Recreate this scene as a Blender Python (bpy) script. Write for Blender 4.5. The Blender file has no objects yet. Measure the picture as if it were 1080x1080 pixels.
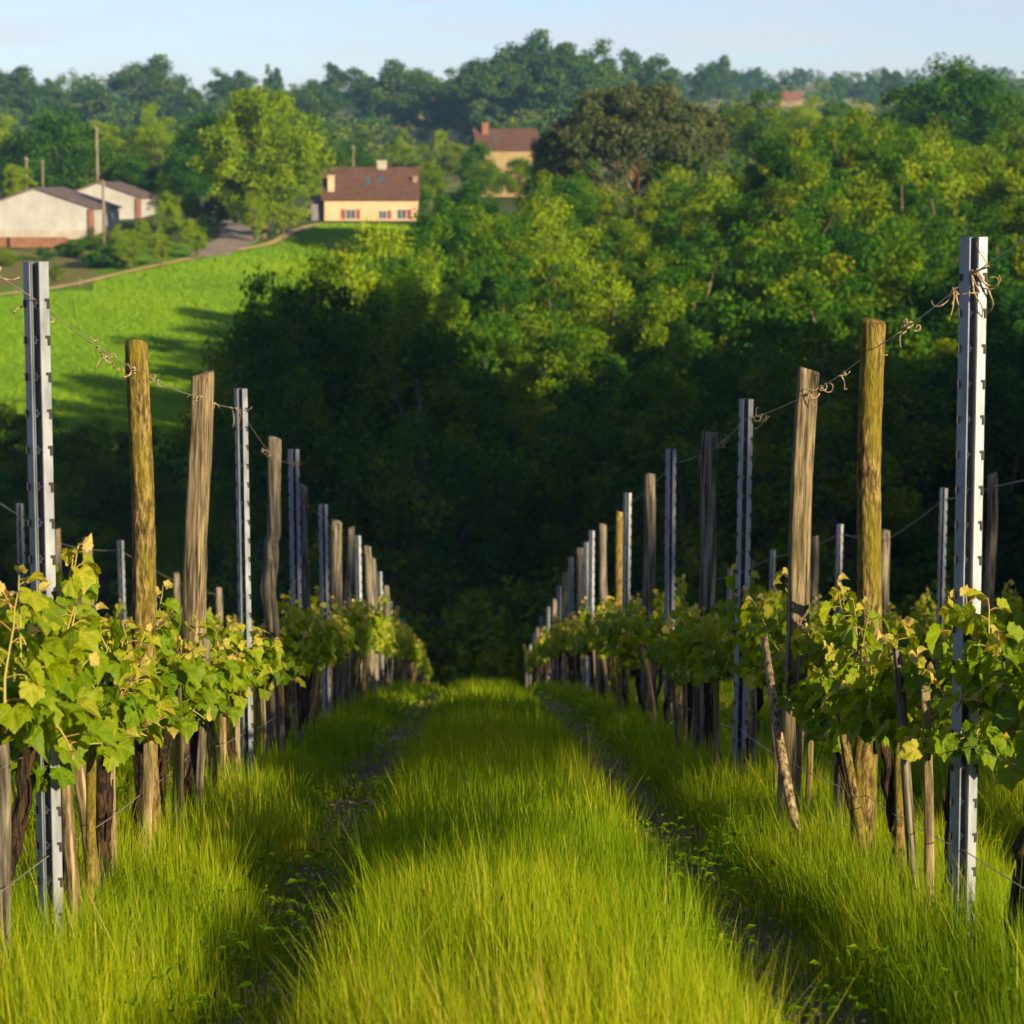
import bpy, math, random
import numpy as np
from mathutils import Vector, Matrix, noise as mnoise

# ------------------------------------------------------------------ camera
H = 1.07                      # eye height above the ground where the photographer kneels
SC = bpy.context.scene
COL = SC.collection
FPX = 3000.0                  # focal length in pixels of the 1080 px photograph
YAW, PITCH = 37 / FPX, math.atan(340 / FPX)
cd = bpy.data.cameras.new('camera')
cam = bpy.data.objects.new('camera', cd)
COL.objects.link(cam)
cam.location = (0, 0, H)
cam.rotation_euler = (math.pi / 2 - PITCH, 0, -YAW)
cd.sensor_width = 36
cd.lens = 36 * FPX / 1080
cd.clip_start, cd.clip_end = 0.1, 9000
cd.dof.use_dof = True
cd.dof.focus_distance = 9.0
cd.dof.aperture_fstop = 8.7
SC.camera = cam

# ------------------------------------------------------------------ sky, sun, exposure
SUN_AZ, SUN_EL = 41.0, 15.5    # degrees to the right of straight behind the camera, and above the horizon
hz = Vector((math.sin(math.radians(SUN_AZ)), -math.cos(math.radians(SUN_AZ)), 0))
sdir = hz * math.cos(math.radians(SUN_EL)) + Vector((0, 0, math.sin(math.radians(SUN_EL))))
w = bpy.data.worlds.new('World')
SC.world = w
w.use_nodes = True
nt = w.node_tree
nt.nodes.clear()
wo = nt.nodes.new('ShaderNodeOutputWorld')
bg = nt.nodes.new('ShaderNodeBackground')
sky = nt.nodes.new('ShaderNodeTexSky')
sky.sky_type = 'NISHITA'
sky.sun_disc = False
sky.sun_elevation = math.radians(SUN_EL)
sky.sun_rotation = math.atan2(hz.x, hz.y)
sky.air_density, sky.dust_density, sky.ozone_density = 1.0, 0.2, 1.6
sky.altitude = 200
bg.inputs['Strength'].default_value = 0.066
# thin high cloud, laid out by direction of view from anywhere
tc = nt.nodes.new('ShaderNodeTexCoord')
mp = nt.nodes.new('ShaderNodeMapping'); mp.inputs['Scale'].default_value = (9, 9, 60)
nz = nt.nodes.new('ShaderNodeTexNoise'); nz.inputs['Scale'].default_value = 1.3; nz.inputs['Detail'].default_value = 6
rp = nt.nodes.new('ShaderNodeValToRGB')
rp.color_ramp.elements[0].position = 0.42; rp.color_ramp.elements[1].position = 0.66
mx = nt.nodes.new('ShaderNodeMix'); mx.data_type = 'RGBA'
mx.inputs['B'].default_value = (4.9, 4.3, 4.6, 1)
ml = nt.nodes.new('ShaderNodeMath'); ml.operation = 'MULTIPLY'; ml.inputs[1].default_value = 0.5
L = nt.links.new
L(tc.outputs['Generated'], mp.inputs['Vector']); L(mp.outputs['Vector'], nz.inputs['Vector'])
L(nz.outputs['Fac'], rp.inputs['Fac']); L(rp.outputs['Color'], ml.inputs[0]); L(ml.outputs[0], mx.inputs['Factor'])
tn = nt.nodes.new('ShaderNodeMix'); tn.data_type = 'RGBA'; tn.blend_type = 'MULTIPLY'; tn.inputs['Factor'].default_value = 1
tn.inputs['B'].default_value = (.655, .685, .95, 1); L(sky.outputs['Color'], tn.inputs['A']); L(tn.outputs['Result'], mx.inputs['A']); L(mx.outputs['Result'], bg.inputs['Color']); L(bg.outputs['Background'], wo.inputs['Surface'])

sd = bpy.data.lights.new('sun', 'SUN')
sd.energy = 5.0
sd.angle = math.radians(0.6)
sd.color = (1.0, 0.79, 0.46)
sun = bpy.data.objects.new('sun', sd)
COL.objects.link(sun)
sun.rotation_euler = sdir.to_track_quat('Z', 'Y').to_euler()
sun.location = (30, -30, 40)

SC.view_settings.view_transform = 'Standard'
SC.view_settings.look = 'None'
SC.view_settings.exposure = 1.42
SC.view_settings.gamma = 1.0
SC.render.engine = 'CYCLES'
cy = SC.cycles
cy.max_bounces = 6; cy.diffuse_bounces = 3; cy.glossy_bounces = 2; cy.transmission_bounces = 4
cy.volume_bounces = 0; cy.transparent_max_bounces = 4
cy.use_denoising = True
cy.use_adaptive_sampling = True; cy.adaptive_threshold = 0.02

# ------------------------------------------------------------------ helpers
rng = np.random.default_rng(11)
random.seed(5)


def ray(px, py):
    """direction through a pixel of the 1080 px photograph"""
    v = Vector(((px - 540) / FPX, -(py - 540) / FPX, -1))
    return cam.rotation_euler.to_matrix() @ v


def P(px, py, y):
    r = ray(px, py)
    return Vector((0, 0, H)) + r * (y / r.y)


def X(px, y):
    return P(px, 400, y).x


def hash2(ix, iy, s):
    n = (ix.astype(np.int64) * 374761393 + iy.astype(np.int64) * 668265263 + s * 1442695041) & 0x7fffffff
    n = ((n ^ (n >> 13)) * 1274126177) & 0x7fffffff
    return ((n ^ (n >> 16)) & 0xffff) / 65535.0


def vnoise(x, y, s=0):
    x = np.asarray(x, float); y = np.asarray(y, float)
    ix, iy = np.floor(x), np.floor(y)
    fx, fy = x - ix, y - iy
    fx = fx * fx * (3 - 2 * fx); fy = fy * fy * (3 - 2 * fy)
    a = hash2(ix, iy, s); b = hash2(ix + 1, iy, s); c = hash2(ix, iy + 1, s); d = hash2(ix + 1, iy + 1, s)
    return (a * (1 - fx) + b * fx) * (1 - fy) + (c * (1 - fx) + d * fx) * fy


def fbm(x, y, s=0):
    return 0.55 * vnoise(x, y, s) + 0.3 * vnoise(x * 2.1, y * 2.1, s + 1) + 0.15 * vnoise(x * 4.3, y * 4.3, s + 2)


_py = np.array([-200, -80, -40, -10, 0, 10, 20, 30, 40, 50, 65, 75, 90, 105, 120, 150, 175, 200, 250, 300, 345, 380, 420, 500, 600, 700, 850,
                1000, 1200, 1320, 1450, 1700, 1950, 2200, 3000, 6000.])
_pz = np.array([6, 5, 3.6, 1.3 - H, -H, 0, 0, 0, 0, 0, 0, -13.9, -17.6, -20.5, -22, -22.3, -21.4, -19.2, -15.3, -9.9, -4.4, -3.2, -2, 0, 3, 7, 14,
                23, 32, 37, 36, 41, 48, 38, 30, 10.])
for _i, _y in enumerate(_py):
    if 0 < _y <= 65:
        _pz[_i] = -(H + .13 * _y + .00053 * _y * _y)
_fy = np.linspace(-200, 6000, 12401)
_fz = np.interp(_fy, _py, _pz)
_k = np.hanning(61); _k /= _k.sum()
_fs = np.convolve(np.pad(_fz, 30, mode='edge'), _k, 'valid')
_near = np.clip((_fy - 62) / 12, 0, 1)
_fz2 = np.where(_fy < 64, np.where(_fy > 3, -(H + .13 * _fy + .00053 * _fy ** 2), _fs), _fs * _near + (-(H + .13 * _fy + .00053 * _fy ** 2)) * (1 - _near))


def gz(x, y):
    """height of the ground at x, y"""
    x = np.asarray(x, float); y = np.asarray(y, float)
    z = np.interp(y, _fy, _fz2) + H
    far = np.clip((y - 420) / 500, 0, 1)
    z = z + far * (fbm(x / 170 + 3, y / 240, 4) - .5) * 16
    ang = x / np.maximum(y, 50)
    z = z + np.clip((ang - .03) / .06, 0, 1) * np.clip((y - 190) / 120, 0, 1) * np.clip((700 - y) / 300, 0, 1) * 5.0
    z = z + np.clip((ang - .035) / .05, 0, 1) * np.clip((y - 1500) / 350, 0, 1) * 26
    z = z - np.clip((-ang - .1) / .05, 0, 1) * np.clip((y - 250) / 100, 0, 1) * np.clip((600 - y) / 100, 0, 1) * 1.0
    z = z + (fbm(x / 1.3, y / 1.3, 9) - .5) * .05 * np.clip((70 - y) / 10, 0, 1)
    return z


def G(x, y):
    return float(gz(x, y))


class MB:
    def __init__(s):
        s.V = []; s.Q = []; s.T = []; s.t = []; s.n = 0

    def add(s, V, F, tint=0.5):
        V = np.asarray(V, np.float32).reshape(-1, 3)
        F = np.asarray(F, np.int32)
        if F.size:
            (s.Q if F.shape[1] == 4 else s.T).append(F + s.n)
        s.V.append(V)
        s.t.append(np.broadcast_to(np.asarray(tint, np.float32), (len(V),)))
        s.n += len(V)
        return s

    def mixed(s, V, Q, T, tint=.5):
        base = s.n
        s.add(V, Q, tint)
        if len(T):
            s.T.append(np.asarray(T, np.int32) + base)
        return s

    def mesh(s, name, mat, smooth=True):
        V = np.concatenate(s.V)
        Q = np.concatenate(s.Q) if s.Q else np.zeros((0, 4), np.int32)
        T = np.concatenate(s.T) if s.T else np.zeros((0, 3), np.int32)
        me = bpy.data.meshes.new(name)
        me.vertices.add(len(V)); me.vertices.foreach_set('co', V.ravel())
        nl = Q.size + T.size
        me.loops.add(nl)
        me.loops.foreach_set('vertex_index', np.concatenate([Q.ravel(), T.ravel()]))
        me.polygons.add(len(Q) + len(T))
        me.polygons.foreach_set('loop_start', np.concatenate([np.arange(len(Q)) * 4, Q.size + np.arange(len(T)) * 3]).astype(np.int32))
        a = me.attributes.new('tint', 'FLOAT', 'POINT')
        a.data.foreach_set('value', np.concatenate(s.t))
        me.update(calc_edges=True)
        me.polygons.foreach_set('use_smooth', np.full(len(Q) + len(T), bool(smooth)))
        me.materials.append(mat)
        return me

    def box(s, x0, x1, y0, y1, z0, z1, tint=.5):
        V = [(x0, y0, z0), (x1, y0, z0), (x1, y1, z0), (x0, y1, z0), (x0, y0, z1), (x1, y0, z1), (x1, y1, z1), (x0, y1, z1)]
        return s.add(V, [(0, 3, 2, 1), (4, 5, 6, 7), (0, 1, 5, 4), (1, 2, 6, 5), (2, 3, 7, 6), (3, 0, 4, 7)], tint)

    def tube(s, pts, rad, n=8, tint=.5, cap=True, jit=0.0):
        pts = np.asarray(pts, float); m = len(pts)
        rad = np.broadcast_to(np.asarray(rad, float), (m,))
        tan = np.gradient(pts, axis=0)
        tan /= np.linalg.norm(tan, axis=1)[:, None] + 1e-9
        ref = np.array([0.0, 1, 0]) if abs(tan[:, 1]).mean() < .8 else np.array([1.0, 0, 0])
        u = np.cross(tan, ref); u /= np.linalg.norm(u, axis=1)[:, None] + 1e-9
        v = np.cross(tan, u)
        a = np.arange(n) / n * 2 * math.pi
        R = rad[:, None] * (1 + jit * (rng.random((m, n)) - .5))
        V = pts[:, None] + R[..., None] * (np.cos(a)[None, :, None] * u[:, None] + np.sin(a)[None, :, None] * v[:, None])
        V = V.reshape(-1, 3)
        i = np.arange(m - 1)[:, None] * n; j = np.arange(n)[None]; k = (j + 1) % n
        Fq = np.stack([i + j, i + k, i + n + k, i + n + j], -1).reshape(-1, 4)
        T = []
        if cap:
            V = np.vstack([V, pts[-1], pts[0]])
            c = m * n
            for q in range(n):
                T.append(((m - 1) * n + q, (m - 1) * n + (q + 1) % n, c))
                T.append(((q + 1) % n, q, c + 1))
        t = tint if np.isscalar(tint) else np.concatenate([np.repeat(tint, n), [tint[-1], tint[0]] if cap else []])
        return s.mixed(V, Fq, T, t)


def obj(name, me, parent=None, loc=(0, 0, 0), rot=(0, 0, 0)):
    o = bpy.data.objects.new(name, me)
    o.location = loc; o.rotation_euler = rot
    COL.objects.link(o)
    if parent: o.parent = parent
    return o


def tag(o, label=None, cat=None, group=None, kind=None):
    if label: o['label'] = label
    if cat: o['category'] = cat
    if group: o['group'] = group
    if kind: o['kind'] = kind
    return o


def thing(name, label, cat, group=None, loc=(0, 0, 0), rz=0):
    return tag(obj(name, None, None, loc, (0, 0, rz)), label, cat, group)


def dup(root, loc, rz, label, group=None, scale=1.0):
    r = root.copy(); COL.objects.link(r)
    r.location = loc; r.rotation_euler = (0, 0, rz); r['label'] = label
    r.scale = (scale,) * 3 if np.isscalar(scale) else scale
    if group: r['group'] = group
    for ch in root.children:
        c = ch.copy(); COL.objects.link(c); c.parent = r
        for g in ch.children:
            d = g.copy(); COL.objects.link(d); d.parent = c
    return r


# ------------------------------------------------------------------ materials
def newmat(name):
    m = bpy.data.materials.new(name); m.use_nodes = True
    t = m.node_tree; b = t.nodes['Principled BSDF']; o = t.nodes['Material Output']
    return m, t, b, o


def N(t, typ, **kw):
    n = t.nodes.new(typ)
    for k, v in kw.items():
        if k in n.inputs: n.inputs[k].default_value = v
        else: setattr(n, k, v)
    return n


def ramp(t, stops, fac=None):
    r = t.nodes.new('ShaderNodeValToRGB')
    e = r.color_ramp.elements
    while len(e) < len(stops): e.new(0.5)
    for q, (p, c) in zip(e, stops):
        q.position = p; q.color = (*c, 1)
    if fac is not None: t.links.new(fac, r.inputs['Fac'])
    return r


def coords(t, scale, kind='Object'):
    tcn = t.nodes.new('ShaderNodeTexCoord'); m = t.nodes.new('ShaderNodeMapping')
    m.inputs['Scale'].default_value = scale
    t.links.new(tcn.outputs[kind], m.inputs['Vector'])
    return m.outputs['Vector']


def mix(t, fac, a, b, mode='MIX'):
    m = t.nodes.new('ShaderNodeMix'); m.data_type = 'RGBA'; m.blend_type = mode
    for s_, v in (('Factor', fac), ('A', a), ('B', b)):
        if hasattr(v, 'links') or hasattr(v, 'is_linked'): t.links.new(v, m.inputs[s_])
        elif s_ == 'Factor': m.inputs[s_].default_value = v
        else: m.inputs[s_].default_value = (*v, 1)
    return m.outputs['Result']


def leafmat(name, stops, trans=.4, rough=.55, objvar=.15, spec=.3, trans_tint=(1.25, 1.1, .35)):
    m, t, b, o = newmat(name)
    at = N(t, 'ShaderNodeAttribute', attribute_name='tint')
    oi = t.nodes.new('ShaderNodeObjectInfo')
    a = N(t, 'ShaderNodeMath', operation='MULTIPLY_ADD'); a.inputs[1].default_value = objvar; a.inputs[2].default_value = -objvar / 2
    t.links.new(oi.outputs['Random'], a.inputs[0])
    s_ = N(t, 'ShaderNodeMath', operation='ADD')
    t.links.new(a.outputs[0], s_.inputs[0]); t.links.new(at.outputs['Fac'], s_.inputs[1])
    r = ramp(t, stops, s_.outputs[0])
    t.links.new(r.outputs['Color'], b.inputs['Base Color'])
    b.inputs['Roughness'].default_value = rough
    b.inputs['Specular IOR Level'].default_value = spec
    tr = t.nodes.new('ShaderNodeBsdfTranslucent')
    tm = mix(t, 1.0, r.outputs['Color'], trans_tint, 'MULTIPLY')
    t.links.new(tm, tr.inputs['Color'])
    ms = t.nodes.new('ShaderNodeMixShader'); ms.inputs[0].default_value = trans
    t.links.new(b.outputs[0], ms.inputs[1]); t.links.new(tr.outputs[0], ms.inputs[2]); t.links.new(ms.outputs[0], o.inputs['Surface'])
    return m


M = {}
M['vine_leaf'] = leafmat('vine_leaf', [(0, (.02, .07, .002)), (.35, (.085, .18, .001)), (.6, (.21, .29, .002)), (.82, (.40, .38, .03)), (1, (.52, .41, .13))],
                         trans=.55, rough=.48, objvar=.1, spec=.28)
_t = M['vine_leaf'].node_tree
_n = N(_t, 'ShaderNodeTexNoise', Scale=1.0, Detail=3.0); _t.links.new(coords(_t, (130, 130, 130)), _n.inputs['Vector'])
_b = N(_t, 'ShaderNodeBump', Strength=.7, Distance=.006); _t.links.new(_n.outputs['Fac'], _b.inputs['Height'])
_t.links.new(_b.outputs[0], _t.nodes['Principled BSDF'].inputs['Normal']); _t.links.new(_b.outputs[0], _t.nodes['Translucent BSDF'].inputs['Normal'])
M['grass'] = leafmat('grass', [(0, (.025, .075, .001)), (.3, (.085, .185, .001)), (.6, (.20, .285, .002)), (.85, (.37, .36, .01)), (1, (.46, .36, .10))],
                     trans=.42, rough=.6, objvar=0, trans_tint=(1.1, 1.1, .3), spec=.12)
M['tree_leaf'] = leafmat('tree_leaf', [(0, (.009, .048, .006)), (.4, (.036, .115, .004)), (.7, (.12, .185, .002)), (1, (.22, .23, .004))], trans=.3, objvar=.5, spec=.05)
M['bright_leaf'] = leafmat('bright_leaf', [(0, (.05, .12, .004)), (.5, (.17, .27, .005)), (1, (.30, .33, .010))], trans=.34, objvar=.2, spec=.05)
M['pine_leaf'] = leafmat('pine_leaf', [(0, (.012, .03, .010)), (.5, (.045, .065, .018)), (1, (.10, .10, .03))], trans=.1, objvar=0, spec=.15)
M['far_leaf'] = leafmat('far_leaf', [(0, (.010, .040, .012)), (.5, (.035, .085, .014)), (1, (.11, .15, .018))], trans=.2, objvar=.25, spec=.1)


def barkmat(name, c0, c1, moss=None, mscale=6.0, mlo=.45, mhi=.62, zs=4, grain=60, bump=.5, rough=.85, bd=.01):
    m, t, b, o = newmat(name)
    v = coords(t, (grain, grain, zs))
    n = N(t, 'ShaderNodeTexNoise', Scale=1.0, Detail=8.0, Roughness=.65); t.links.new(v, n.inputs['Vector'])
    r = ramp(t, [(.36, tuple(x * .22 for x in c0)), (.45, c0), (.60, c1)], n.outputs['Fac'])
    c = r.outputs['Color']
    oi = t.nodes.new('ShaderNodeObjectInfo')
    if moss:
        v2 = coords(t, (mscale, mscale, mscale * .35))
        n2 = N(t, 'ShaderNodeTexNoise', Scale=1.0, Detail=6.0, Roughness=.7, noise_dimensions='4D')
        t.links.new(v2, n2.inputs['Vector'])
        w_ = N(t, 'ShaderNodeMath', operation='MULTIPLY'); w_.inputs[1].default_value = 40
        t.links.new(oi.outputs['Random'], w_.inputs[0]); t.links.new(w_.outputs[0], n2.inputs['W'])
        f = ramp(t, [(mlo, (0, 0, 0)), (mhi, (1, 1, 1))], n2.outputs['Fac'])
        mm = mix(t, .35, moss, c, 'MULTIPLY') if False else moss
        c2 = mix(t, f.outputs['Color'], c, mm)
        g = mix(t, .55, c2, r.outputs['Color'], 'OVERLAY')
        c = g
    t.links.new(c, b.inputs['Base Color'])
    b.inputs['Roughness'].default_value = rough
    b.inputs['Specular IOR Level'].default_value = .2
    bp = N(t, 'ShaderNodeBump', Strength=bump, Distance=bd); t.links.new(n.outputs['Fac'], bp.inputs['Height']); t.links.new(bp.outputs[0], b.inputs['Normal'])
    return m


M['wood_mossy'] = barkmat('wood_mossy', (.12, .085, .035), (.33, .26, .12), (.20, .18, .018), 7, .42, .58, zs=20, grain=75, bump=1.0, bd=.02)
M['wood_tan'] = barkmat('wood_tan', (.12, .10, .065), (.28, .235, .16), (.15, .14, .03), 4, .55, .72, zs=4, grain=85, bump=.5)
M['wood_grey'] = barkmat('wood_grey', (.11, .10, .08), (.26, .235, .19), (.12, .115, .03), 4, .55, .7, zs=3, grain=60, bump=.5)
M['wood_stake'] = barkmat('wood_stake', (.14, .11, .065), (.34, .28, .18), (.18, .17, .03), 3, .5, .65, zs=4, grain=80, bump=.6)
M['vine_bark'] = barkmat('vine_bark', (.012, .008, .006), (.06, .034, .018), None, zs=14, grain=110, bump=1.0, bd=.02)
M['tree_bark'] = barkmat('tree_bark', (.06, .045, .03), (.16, .13, .09), None, zs=1, grain=4, bump=.5, bd=.1)
M['cane'] = barkmat('cane', (.16, .08, .03), (.32, .18, .08), None, zs=20, grain=80, bump=.3)
M['tendril'] = barkmat('tendril', (.17, .12, .075), (.36, .27, .17), None, zs=30, grain=80, bump=.3)
M['utility_wood'] = barkmat('utility_wood', (.12, .09, .06), (.24, .19, .14), None, zs=.3, grain=6, bump=.3)
M['shoot'] = leafmat('shoot', [(0, (.20, .24, .03)), (1, (.36, .20, .08))], trans=.1, objvar=.3)

m, t, b, o = newmat('steel')
v = coords(t, (25, 25, 8))
n = N(t, 'ShaderNodeTexNoise', Scale=1.0, Detail=5.0); t.links.new(v, n.inputs['Vector'])
r = ramp(t, [(.3, (.13, .155, .20)), (.7, (.25, .28, .33))], n.outputs['Fac']); t.links.new(r.outputs['Color'], b.inputs['Base Color'])
b.inputs['Metallic'].default_value = .35
rr = ramp(t, [(.3, (.34,) * 3), (.7, (.55,) * 3)], n.outputs['Fac']); t.links.new(rr.outputs['Color'], b.inputs['Roughness'])
M['steel'] = m
m, t, b, o = newmat('groove_shade'); b.inputs['Base Color'].default_value = (.045, .06, .085, 1); b.inputs['Roughness'].default_value = .5; b.inputs['Metallic'].default_value = .3; M['groove_shade'] = m  # steel colour darkened to paint in the shade inside the post groove
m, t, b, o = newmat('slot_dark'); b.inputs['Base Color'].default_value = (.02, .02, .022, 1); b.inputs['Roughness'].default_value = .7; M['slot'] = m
m, t, b, o = newmat('wire_metal'); b.inputs['Base Color'].default_value = (.30, .27, .22, 1); b.inputs['Metallic'].default_value = .6
b.inputs['Roughness'].default_value = .5; M['wire'] = m


def stucco(name, c0, c1, sc=1.2, rough=.9):
    m, t, b, o = newmat(name)
    n = N(t, 'ShaderNodeTexNoise', Scale=1.0, Detail=8.0, Roughness=.7); t.links.new(coords(t, (sc, sc, sc * .6)), n.inputs['Vector'])
    r = ramp(t, [(.35, c0), (.65, c1)], n.outputs['Fac']); t.links.new(r.outputs['Color'], b.inputs['Base Color'])
    b.inputs['Roughness'].default_value = rough
    return m


M['cream'] = stucco('cream_stucco', (.36, .26, .165), (.44, .33, .215))
M['ochre'] = stucco('ochre_stucco', (.17, .13, .06), (.24, .18, .085))
M['chalk'] = stucco('chalk_wall', (.235, .24, .25), (.33, .335, .34), .6)
M['plinth'] = stucco('plinth', (.22, .20, .18), (.32, .30, .27), .8)
M['rust'] = stucco('rusty_sheet', (.12, .05, .03), (.2, .09, .05), 2)
M['door'] = stucco('door_paint', (.10, .10, .12), (.16, .16, .18), 2)
M['shutter'] = stucco('shutter_paint', (.15, .03, .035), (.20, .045, .05), 3)
M['white'] = stucco('white_paint', (.34, .34, .32), (.42, .42, .40), 3)
M['road'] = stucco('road_dirt', (.12, .10, .08), (.22, .17, .13), .9)
M['path'] = stucco('path_dirt', (.30, .22, .07), (.42, .30, .12), .5)
m, t, b, o = newmat('glass'); b.inputs['Base Color'].default_value = (.05, .06, .08, 1); b.inputs['Roughness'].default_value = .1; M['glass'] = m


def tiles(name, c0, c1):
    m, t, b, o = newmat(name)
    n = N(t, 'ShaderNodeTexNoise', Scale=1.0, Detail=6.0, Roughness=.7); t.links.new(coords(t, (1.3, 1.3, 1.3)), n.inputs['Vector'])
    r = ramp(t, [(.35, c0), (.68, c1)], n.outputs['Fac'])
    wv = N(t, 'ShaderNodeTexWave', Scale=1.6, Distortion=.3); t.links.new(coords(t, (1, 1, 1)), wv.inputs['Vector'])
    c = mix(t, .25, r.outputs['Color'], wv.outputs['Color'], 'MULTIPLY')
    t.links.new(c, b.inputs['Base Color']); b.inputs['Roughness'].default_value = .85
    bp = N(t, 'ShaderNodeBump', Strength=.6, Distance=.08); t.links.new(wv.outputs['Fac'], bp.inputs['Height']); t.links.new(bp.outputs[0], b.inputs['Normal'])
    return m


M['tile_brown'] = tiles('tile_brown', (.05, .025, .017), (.11, .05, .03))
M['tile_red'] = tiles('tile_red', (.15, .05, .035), (.24, .09, .06))
M['roof_dark'] = tiles('roof_dark', (.07, .05, .05), (.13, .09, .08))

# ground: zone colour per vertex (true surface colour) mixed with noise
m, t, b, o = newmat('ground')
at = N(t, 'ShaderNodeAttribute', attribute_name='zone')
n1 = N(t, 'ShaderNodeTexNoise', Scale=.16, Detail=8.0, Roughness=.7); t.links.new(coords(t, (1, .45, 1)), n1.inputs['Vector'])
n2 = N(t, 'ShaderNodeTexNoise', Scale=7.0, Detail=8.0, Roughness=.75); t.links.new(coords(t, (1, 1, 1)), n2.inputs['Vector'])
r1 = ramp(t, [(.3, (.62, .66, .6)), (.7, (1.0, 1.0, 1.0))], n1.outputs['Fac'])
r2 = ramp(t, [(.3, (.55, .55, .55)), (.7, (1.0, 1.0, 1.0))], n2.outputs['Fac'])
c = mix(t, .8, at.outputs['Color'], r1.outputs['Color'], 'MULTIPLY'); c = mix(t, .8, c, r2.outputs['Color'], 'MULTIPLY')
t.links.new(c, b.inputs['Base Color']); b.inputs['Roughness'].default_value = .95; b.inputs['Specular IOR Level'].default_value = .1
bp = N(t, 'ShaderNodeBump', Strength=.8, Distance=.05); t.links.new(n2.outputs['Fac'], bp.inputs['Height']); t.links.new(bp.outputs[0], b.inputs['Normal'])
M['ground'] = m

# ------------------------------------------------------------------ the ground, one sheet
ys = np.concatenate([np.linspace(-190, -10, 30), np.arange(-8, 70, .5), np.arange(70, 420, 2.5), np.arange(420, 2300, 12), np.geomspace(2310, 6000, 25)])
us = np.sinh(np.linspace(-3.2, 3.2, 241)) / math.sinh(3.2)
YY, UU = np.meshgrid(ys, us, indexing='ij')
XX = UU * (60 + np.maximum(YY, 0) * .9)
ZZ = gz(XX, YY)
ang = XX / np.maximum(YY, 20)
PXg = 503 + ang * FPX
zone = np.zeros(XX.shape + (3,)); soil = np.array([.13, .10, .05]); zone[:] = soil
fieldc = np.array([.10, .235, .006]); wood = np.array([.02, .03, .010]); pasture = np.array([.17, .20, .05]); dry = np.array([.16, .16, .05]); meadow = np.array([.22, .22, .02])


def setz(mask, c):
    zone[mask] = c


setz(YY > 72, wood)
setz((YY > 150) & (PXg < 460), meadow)
setz((YY > 196) & (PXg < 460), fieldc)
setz((YY > 300) & (PXg < 100), dry)
setz((YY > 330) & (PXg < 330), np.array([.07, .10, .02]))
setz((YY > 348), np.array([.08, .11, .02]))
nn = fbm(XX / 90, YY / 160, 21)
setz((YY > 480) & (nn > .50), pasture)
GPY = 200 + (H - ZZ) / np.maximum(YY, 20) * FPX
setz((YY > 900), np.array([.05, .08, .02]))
setz((YY > 600) & (nn > .60), np.array([.24, .24, .09]))
setz((YY > 440) & (PXg > 350) & (PXg < 515) & (GPY > 122) & (GPY < 172), np.array([.24, .23, .07]))
setz((YY > 440) & (PXg > 690) & (PXg < 950) & (GPY > 96) & (GPY < 140), np.array([.26, .26, .08]))
mb = MB()
nI, nJ = XX.shape
idx = np.arange(nI * nJ).reshape(nI, nJ)
F = np.stack([idx[:-1, :-1], idx[:-1, 1:], idx[1:, 1:], idx[1:, :-1]], -1).reshape(-1, 4)
mb.add(np.stack([XX, YY, ZZ], -1).reshape(-1, 3), F)
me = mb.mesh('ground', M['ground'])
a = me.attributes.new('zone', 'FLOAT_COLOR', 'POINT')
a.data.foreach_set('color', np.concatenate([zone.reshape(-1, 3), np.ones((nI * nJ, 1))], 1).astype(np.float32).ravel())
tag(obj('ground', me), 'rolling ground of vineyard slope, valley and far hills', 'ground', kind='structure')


def strip(name, pts, width, mat, label, lift=.05):
    """a track laid over the ground along world points"""
    pts = np.array([(p[0], p[1]) for p in pts], float)
    tt = np.linspace(0, len(pts) - 1, len(pts) * 12)
    xs = np.interp(tt, range(len(pts)), pts[:, 0]); yy = np.interp(tt, range(len(pts)), pts[:, 1])
    k = np.ones(9) / 9
    xs = np.convolve(np.pad(xs, 4, mode='edge'), k, 'valid'); yy = np.convolve(np.pad(yy, 4, mode='edge'), k, 'valid')
    dx, dy = np.gradient(xs), np.gradient(yy); l = np.hypot(dx, dy) + 1e-9; nx, ny = -dy / l, dx / l
    V = []
    for q in (-.5, -.17, .17, .5):
        wv = width * (1 + .15 * np.sin(tt * 5 + q * 9))
        x_, y_ = xs + nx * wv * q, yy + ny * wv * q
        V.append(np.stack([x_, y_, gz(x_, y_) + lift], -1))
    V = np.stack(V, 1).reshape(-1, 3)
    n_ = len(tt); i = np.arange(n_ - 1)[:, None] * 4; j = np.arange(3)[None]
    Fq = np.stack([i + j, i + j + 1, i + 5 + j, i + 4 + j], -1).reshape(-1, 4)
    return tag(obj(name, MB().add(V, Fq).mesh(name, mat)), label, 'road' if 'road' in name else 'path', kind='structure')


def onground(px, py, ya=60, yb=1500):
    """where the line of sight through a pixel meets the ground"""
    yy = np.linspace(ya, yb, 3000)
    r_ = ray(px, py); xx = r_.x / r_.y * yy; zz = H + r_.z / r_.y * yy
    below = zz < gz(xx, yy)
    i = int(np.argmax(below)) if below.any() else -1
    return float(xx[i]), float(yy[i])


strip('dirt_road', [(X(215, 318), 318), (X(245, 330), 330), (X(262, 342), 342), (X(258, 356), 356), (X(238, 372), 372), (X(235, 390), 390)], 5.0, M['road'],
      'dirt road curving down past the tall bright tree', .12)
strip('field_path', [(X(-40, 292), 292), (X(60, 300), 300), (X(150, 312), 312), (X(230, 322), 322), (X(290, 330), 330), (X(320, 345), 345), (X(345, 352), 352)], 1.2, M['path'],
      'dry earth path along the top edge of the green field', .1)

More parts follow.
